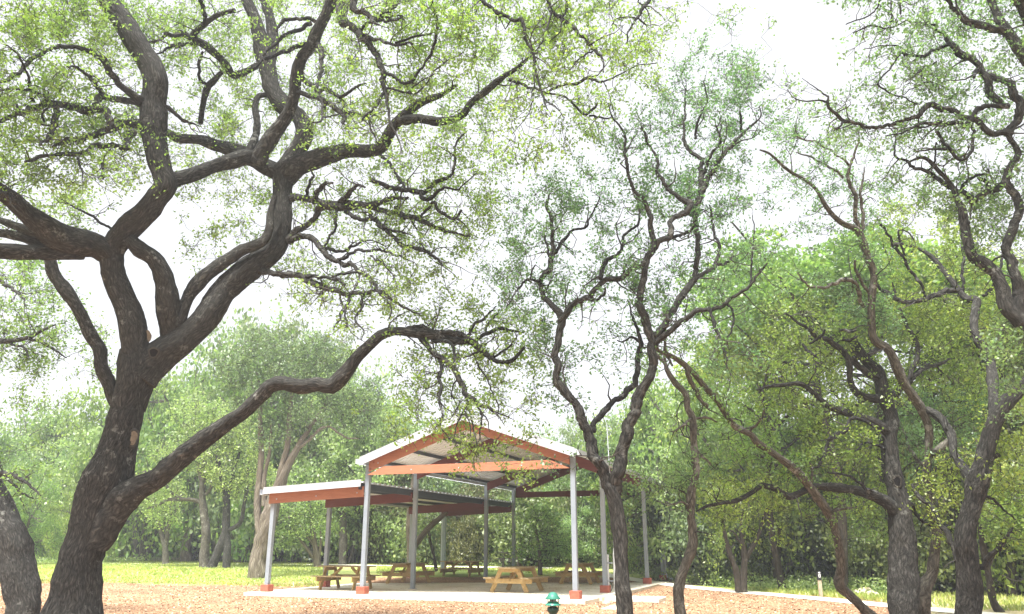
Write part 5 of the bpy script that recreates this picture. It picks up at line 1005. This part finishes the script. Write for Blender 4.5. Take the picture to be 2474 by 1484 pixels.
for x, Y, ty, k, w in (
    (-60, 56, 960, 'a', 1.2), (30, 60, 985, 'b', 1.1), (110, 58, 1015, 'a', 1.1), (190, 62, 1000, 'b', 1.1), (262, 56, 985, 'a', 1.1), (330, 60, 960, 'a', 1.0), (395, 54, 905, 'b', 1.0), (455, 58, 870, 'c', 1.0), (520, 56, 845, 'a', 1.0), (575, 52, 810, 'k', 1.0), (640, 50, 778, 'b', .95), (705, 52, 815, 'a', .95),
    (755, 50, 800, 'k', .95), (815, 50, 845, 'j', 1.0), (870, 47, 880, 'c', 1.0), (920, 48, 915, 'a', 1.0), (975, 48, 985, 'a', 1.0), (1030, 46, 1020, 'c', 1.0), (1090, 46, 1045, 'j', 1.1), (1150, 46, 1050, 'k', 1.1), (1215, 47, 1055, 'j', 1.1), (1275, 45, 1060, 'a', 1.0), (1325, 46, 1020, 'c', .9), (1390, 45, 1025, 'k', 1.0),
    (1440, 44, 1020, 'j', 1.0), (1495, 44, 1005, 'a', 1.0), (1550, 42, 985, 'b', 1.0), (1600, 41, 950, 'c', 1.0), (1655, 39, 920, 'b', 1.0), (1715, 36, 890, 'a', 1.0), (1790, 34, 900, 'b', 1.0), (1860, 33, 960, 'c', 1.0), (1930, 33, 985, 'b', 1.0), (2010, 32, 985, 'a', 1.0), (2090, 31, 970, 'b', 1.0), (2180, 31, 960, 'a', 1.0), (2260, 30, 930, 'b', 1.0), (2340, 29, 830, 'a', 1.0), (2420, 28, 700, 'b', 1.0), (2500, 28, 640, 'b', 1.0), (2600, 28, 600, 'a', 1.0),
    (1935, 27, 560, 'u', 1.15), (2070, 28, 600, 'u', 1.1), (2200, 27, 625, 'u', 1.1), (2310, 26, 640, 'u', 1.1), (1830, 29, 760, 'u', 1.0), (2420, 26, 660, 'u', 1.1)):
    BG.append((k, x, Y, ty, w))
for x, Y, ty, k in (   # lower trees and shrubs along the wood edge
    (-30, 46, 1170, 'y'), (70, 44, 1150, 'b'), (160, 46, 1140, 's'), (10, 52, 1100, 'b'), (230, 50, 1180, 'b'), (120, 54, 1090, 'a'), (330, 62, 1190, 's'), (420, 62, 1180, 's'), (300, 58, 1120, 'b'), (370, 58, 1090, 'a'), (500, 60, 1130, 'a'), (560, 58, 1200, 'd'), (650, 56, 1160, 'a'), (735, 50, 1170, 'y'), (790, 52, 1100, 'a'), (870, 48, 1180, 'd'), (930, 45, 1150, 'y'), (980, 47, 1090, 'd'),
    (915, 46, 1250, 's'), (1050, 45, 1150, 'j'), (1110, 45, 1190, 'd'), (1170, 45, 1150, 'd'), (1225, 46, 1130, 'a'), (1290, 44, 1150, 'y'), (1345, 44, 1180, 'd'), (1400, 43, 1130, 'a'), (1450, 42, 1190, 'j'), (1510, 41, 1150, 'd'), (1570, 40, 1180, 'd'), (1620, 37, 1150, 'd'), (1680, 36, 1200, 's'), (1740, 34, 1150, 'y'), (1600, 38, 1100, 'b'), (1700, 36, 1050, 'b'),
    (1800, 33, 1080, 'b'), (1830, 32, 1240, 's'), (1890, 33, 1150, 'a'), (1960, 32, 1200, 'd'), (1940, 33, 1050, 'b'), (2030, 31, 1180, 's'), (2090, 29, 1190, 'y'), (2150, 31, 1100, 'b'), (2210, 30, 1000, 'a'), (2240, 31, 1230, 's'), (2310, 29, 1150, 'd'), (2380, 29, 1050, 'b'), (2440, 28, 1200, 's'), (2400, 28, 960, 'a'), (2460, 27, 900, 'd'), (2540, 27, 1100, 's'), (2060, 32, 1080, 'a'), (1850, 34, 1040, 'a')):
    BG.append((k, x, Y, ty, 1.0))
BG = [b for b in BG if not (b[0] in 'sy' and b[2] > 44.5)]
BG.sort(key=lambda b: b[1]); NAMES = {'u': 'high crowned light green oak', 'a': 'leafy green oak', 'b': 'yellow green oak', 'c': 'tall narrow oak', 'j': 'grey green juniper', 'k': 'tall shaggy juniper', 's': 'green shrub', 'y': 'yellow green shrub', 'd': 'brownish half dead juniper'}
def place_desc(x):
    return ('behind the left lawn', 'behind the trunks of the left lawn', 'behind the lean-to roof', 'behind the gable roof', 'behind the twin stemmed oak', 'behind the right footpath', 'behind the hollow oak', 'behind the right edge oak')[int(np.searchsorted([260, 640, 900, 1380, 1640, 2000, 2280], x))]
ORD = ['leftmost', 'second from left', 'third from left', 'fourth from left', 'fifth from left', 'sixth from left', 'seventh from left']
cnt = {}; tot = {}
for b in BG: key = (NAMES[b[0]], place_desc(b[1])); tot[key] = tot.get(key, 0) + 1
PH = {'u': 9.3, 'a': 9.2, 'b': 9.2, 'c': 9.6, 'j': 9.0, 'k': 9.6, 's': 4.4, 'y': 4.4, 'd': 9.0}
for k, x, Y, ty, w in BG:
    src = PR[k]; o = src if k not in used else copy_tree(src); used[k] = 1
    p = at(x, ty, Y); gz = float(terr(p[0], Y)); h = (p[2] - gz); s = h / src.get('top', PH[k]); o.location = (p[0], Y, gz)
    wt = {'a': .34, 'b': .34, 'c': .24, 'j': .30, 'k': .22, 's': .55, 'y': .55, 'd': .28, 'u': .30}[k]; ws = s * (w * wt * h / (s * src.get('wid', 2.5))) ** .6; o.scale = (ws, ws, s); o.rotation_euler = (0, 0, rng.uniform(0, 6.28))
    key = (NAMES[k], place_desc(x)); i = cnt.get(key, 0); cnt[key] = i + 1
    o['label'] = '%s %s%s' % (NAMES[k], key[1], '' if tot[key] == 1 else ', ' + ORD[min(i, 6)] + ' of those there'); o['category'] = 'shrub' if k in 'sy' else 'tree'; o['group'] = 'shrubs along the wood edge' if k in 'sy' else 'trees of the wood behind the clearing'
    h_ = 1
for o in SC.objects:
    for kk in ('top', 'wid'):
        if kk in o: del o[kk]
# ------------------------------------------------------------------ uncountable stuff
def wood():
    rg = np.random.default_rng(11); m = MB(); P = []
    for az in np.linspace(-.72, .78, 260):
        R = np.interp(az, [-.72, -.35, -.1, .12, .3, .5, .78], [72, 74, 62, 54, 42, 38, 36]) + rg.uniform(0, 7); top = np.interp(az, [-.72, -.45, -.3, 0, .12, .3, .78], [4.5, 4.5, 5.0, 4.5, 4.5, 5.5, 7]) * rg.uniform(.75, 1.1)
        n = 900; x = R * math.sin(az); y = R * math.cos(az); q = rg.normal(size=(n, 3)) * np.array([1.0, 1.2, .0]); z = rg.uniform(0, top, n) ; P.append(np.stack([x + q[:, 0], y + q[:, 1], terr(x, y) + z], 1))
    m.leaves(np.vstack(P), .24, .15, 0, rg); o = m.build('far_wood', [M['leafshade']]); tag(o, 'mass of far foliage coloured dark for shade, closing the view behind all trees', None, None, 'stuff')
wood()
def grass():
    rg = np.random.default_rng(12); n = 90000; az = rg.uniform(-.62, .1, n); R = rg.uniform(30, 62, n); x = R * np.sin(az); y = R * np.cos(az)
    n2 = 16000; az2 = rg.uniform(.2, .62, n2); R2 = rg.uniform(23.5, 31.5, n2); x = np.r_[x, R2 * np.sin(az2)]; y = np.r_[y, R2 * np.cos(az2)]
    a = np.arctan2(x, y); R = np.hypot(x, y); e1 = 33.2 + 2.0 * np.sin(a * 9); e1 = np.where(a > -.22, 45, e1); e1 = np.where(a > -.16, 37, e1)
    ok = (R > e1) | (a > .2); ok &= (a < .43) | (rg.random(len(a)) < .3); pd = np.hypot((x + 24) / 14, (y - 62) / 9) > .5; ok &= pd
    ok &= np.abs(y - np.interp(x, [-26, -14, -8.5, -4.5, 2.5], [49, 46.5, 44.5, 43, 41.5])) > .7
    xr = np.interp(y, [15, 18.9, 21.5, 24.5, 28.8, 33.5], [12.5, 10.9, 9.9, 9.1, 7.6, 5.5]); ok &= (a < .2) | (x > xr + .9)
    lx = (x - PO[0]) * math.cos(AZ) - (y - PO[1]) * math.sin(AZ); ly = (x - PO[0]) * math.sin(AZ) + (y - PO[1]) * math.cos(AZ); ok &= ~((lx > -11) & (lx < .6) & (ly > -.8) & (ly < 13.6))
    x, y = x[ok], y[ok]; h = rg.uniform(.03, .085, len(x)) * (1 + .7 * (np.arctan2(x, y) > .2)); z = terr(x, y); d = rg.normal(size=(len(x), 2)) * .03; w = rg.normal(size=(len(x), 2)); w /= np.linalg.norm(w, axis=1)[:, None]; w *= .03
    B = np.stack([x, y, z], 1); W3 = np.c_[w, np.zeros(len(x))]; T = np.c_[d, h]
    V = np.stack([B - W3, B + W3, B + T + W3 * .2, B + T - W3 * .2], 1).reshape(-1, 3); m = MB(); m.add(V, np.arange(len(V)).reshape(-1, 4)); o = m.build('grass', [M['grass']]); tag(o, 'short bright grass of the lawn and path verges', None, None, 'stuff')
grass()
def chips():
    rg = np.random.default_rng(13); n = 60000; az = rg.uniform(-.62, .62, n); R = rg.uniform(0, 1, n) ** .8 * 24 + 11; x = R * np.sin(az); y = R * np.cos(az)
    a = np.arctan2(x, y); edge = np.where(a < -.2, 35, np.where(a < .18, 30, 33 - (a - .17) * 28)); ok = R < np.maximum(edge, 22)
    lx = (x - PO[0]) * math.cos(AZ) - (y - PO[1]) * math.sin(AZ); ly = (x - PO[0]) * math.sin(AZ) + (y - PO[1]) * math.cos(AZ)
    ok &= ~((lx > -PW - PW2 - .5) & (lx < .45) & (ly > -.58)) & ~((lx > .4) & (lx < 2.2) & (ly > .8) & (ly < 2.1))
    xr = np.interp(y, [15, 18.9, 21.5, 24.5, 28.8, 33.5], [12.5, 10.9, 9.9, 9.1, 7.6, 5.5]); ok &= x < xr - .55
    x, y = x[ok], y[ok]; n = len(x); P = np.stack([x, y, terr(x, y) + .012], 1); d = rg.normal(size=(n, 3)) * np.array([1, 1, .25]); d /= np.linalg.norm(d, axis=1)[:, None]; q = np.cross(d, np.array([0, 0, 1.]) + rg.normal(size=(n, 3)) * .35); q /= np.linalg.norm(q, axis=1)[:, None]
    l = rg.uniform(.01, .036, n)[:, None]; w = rg.uniform(.006, .017, n)[:, None]
    V = np.stack([P - d * l - q * w, P + d * l - q * w * .6, P + d * l + q * w, P - d * l + q * w * .7], 1).reshape(-1, 3); m = MB(); m.add(V, np.arange(len(V)).reshape(-1, 4)); o = m.build('wood_chips', [M['chip']]); tag(o, 'loose orange wood chips scattered over the foreground', None, None, 'stuff')
chips()
def litter():
    rg = np.random.default_rng(15); n = 1500; lx = rg.uniform(-PW - PW2 - .3, .3, n); ly = rg.uniform(-.5, 13.2, n) ** 1.0; k = rg.random(n) < .35; lx[k] = -2.6 + rg.normal(size=k.sum()) * 1.3; ly[k] = 5 + rg.normal(size=k.sum()) * 2.2
    ok = (lx > -PW - PW2 - .35) & (lx < .35) & (ly > -.5) & (ly < 13.2); lx, ly = lx[ok], ly[ok]
    x = PO[0] + lx * math.cos(AZ) + ly * math.sin(AZ); y = PO[1] - lx * math.sin(AZ) + ly * math.cos(AZ); n = len(x)
    P = np.stack([x, y, np.full(n, SLAB + .006)], 1); d = np.c_[rg.normal(size=(n, 2)), np.zeros(n)]; d /= np.linalg.norm(d, axis=1)[:, None]; q = np.c_[-d[:, 1], d[:, 0], np.full(n, .15)]; l = rg.uniform(.012, .05, n)[:, None]
    m = MB(); m.add(np.stack([P - d * l, P - q * l * .4, P + d * l, P + q * l * .4], 1).reshape(-1, 3), np.arange(4 * n).reshape(-1, 4)); o = m.build('leaf_litter', [M['chip']]); tag(o, 'scattered dry leaves and chips on the pavilion slab', None, None, 'stuff')
litter()
def weeds():
    rg = np.random.default_rng(14); P = []
    for _ in range(520):
        if rg.random() < .45: a = rg.uniform(.16, .43); R = np.interp(a, [.16, .3, .5, .62], [37, 31, 28, 27]) + rg.uniform(-.8, 2.5)
        else: a = rg.uniform(-.6, .16); R = np.interp(a, [-.6, -.3, -.1, .16], [50, 62, 45, 42]) + rg.uniform(-1, 4)
        x, y = R * math.sin(a), R * math.cos(a); n = 60; q = rg.normal(size=(n, 3)) * np.array([.35, .35, .0]); z = rg.uniform(0, rg.uniform(.15, .6), n); P.append(np.stack([x + q[:, 0], y + q[:, 1], terr(x, y) + z], 1))
    m = MB(); m.leaves(np.vstack(P), .10, .06, 0, rg); o = m.build('undergrowth', [M['leafbg']]); tag(o, 'low green weeds along the foot of the wood', None, None, 'stuff')
weeds()

# ------------------------------------------------------------------ haze volume added to pale the far trees
m = MB(); m.box((-640, -80, -1.2), (640, 940, 24)); hz = m.build('added_haze', [])
hm = bpy.data.materials.new('added haze'); hm.use_nodes = True; t_ = hm.node_tree; t_.nodes.clear()
v_ = t_.nodes.new('ShaderNodeVolumePrincipled'); v_.inputs['Density'].default_value = .0016; v_.inputs['Color'].default_value = (.97, .98, 1, 1); v_.inputs['Anisotropy'].default_value = .2
o_ = t_.nodes.new('ShaderNodeOutputMaterial'); t_.links.new(v_.outputs[0], o_.inputs['Volume']); hz.data.materials.append(hm)
tag(hz, 'thin added haze volume paling the far trees', None, None, 'stuff')
SC.cycles.volume_bounces = 0
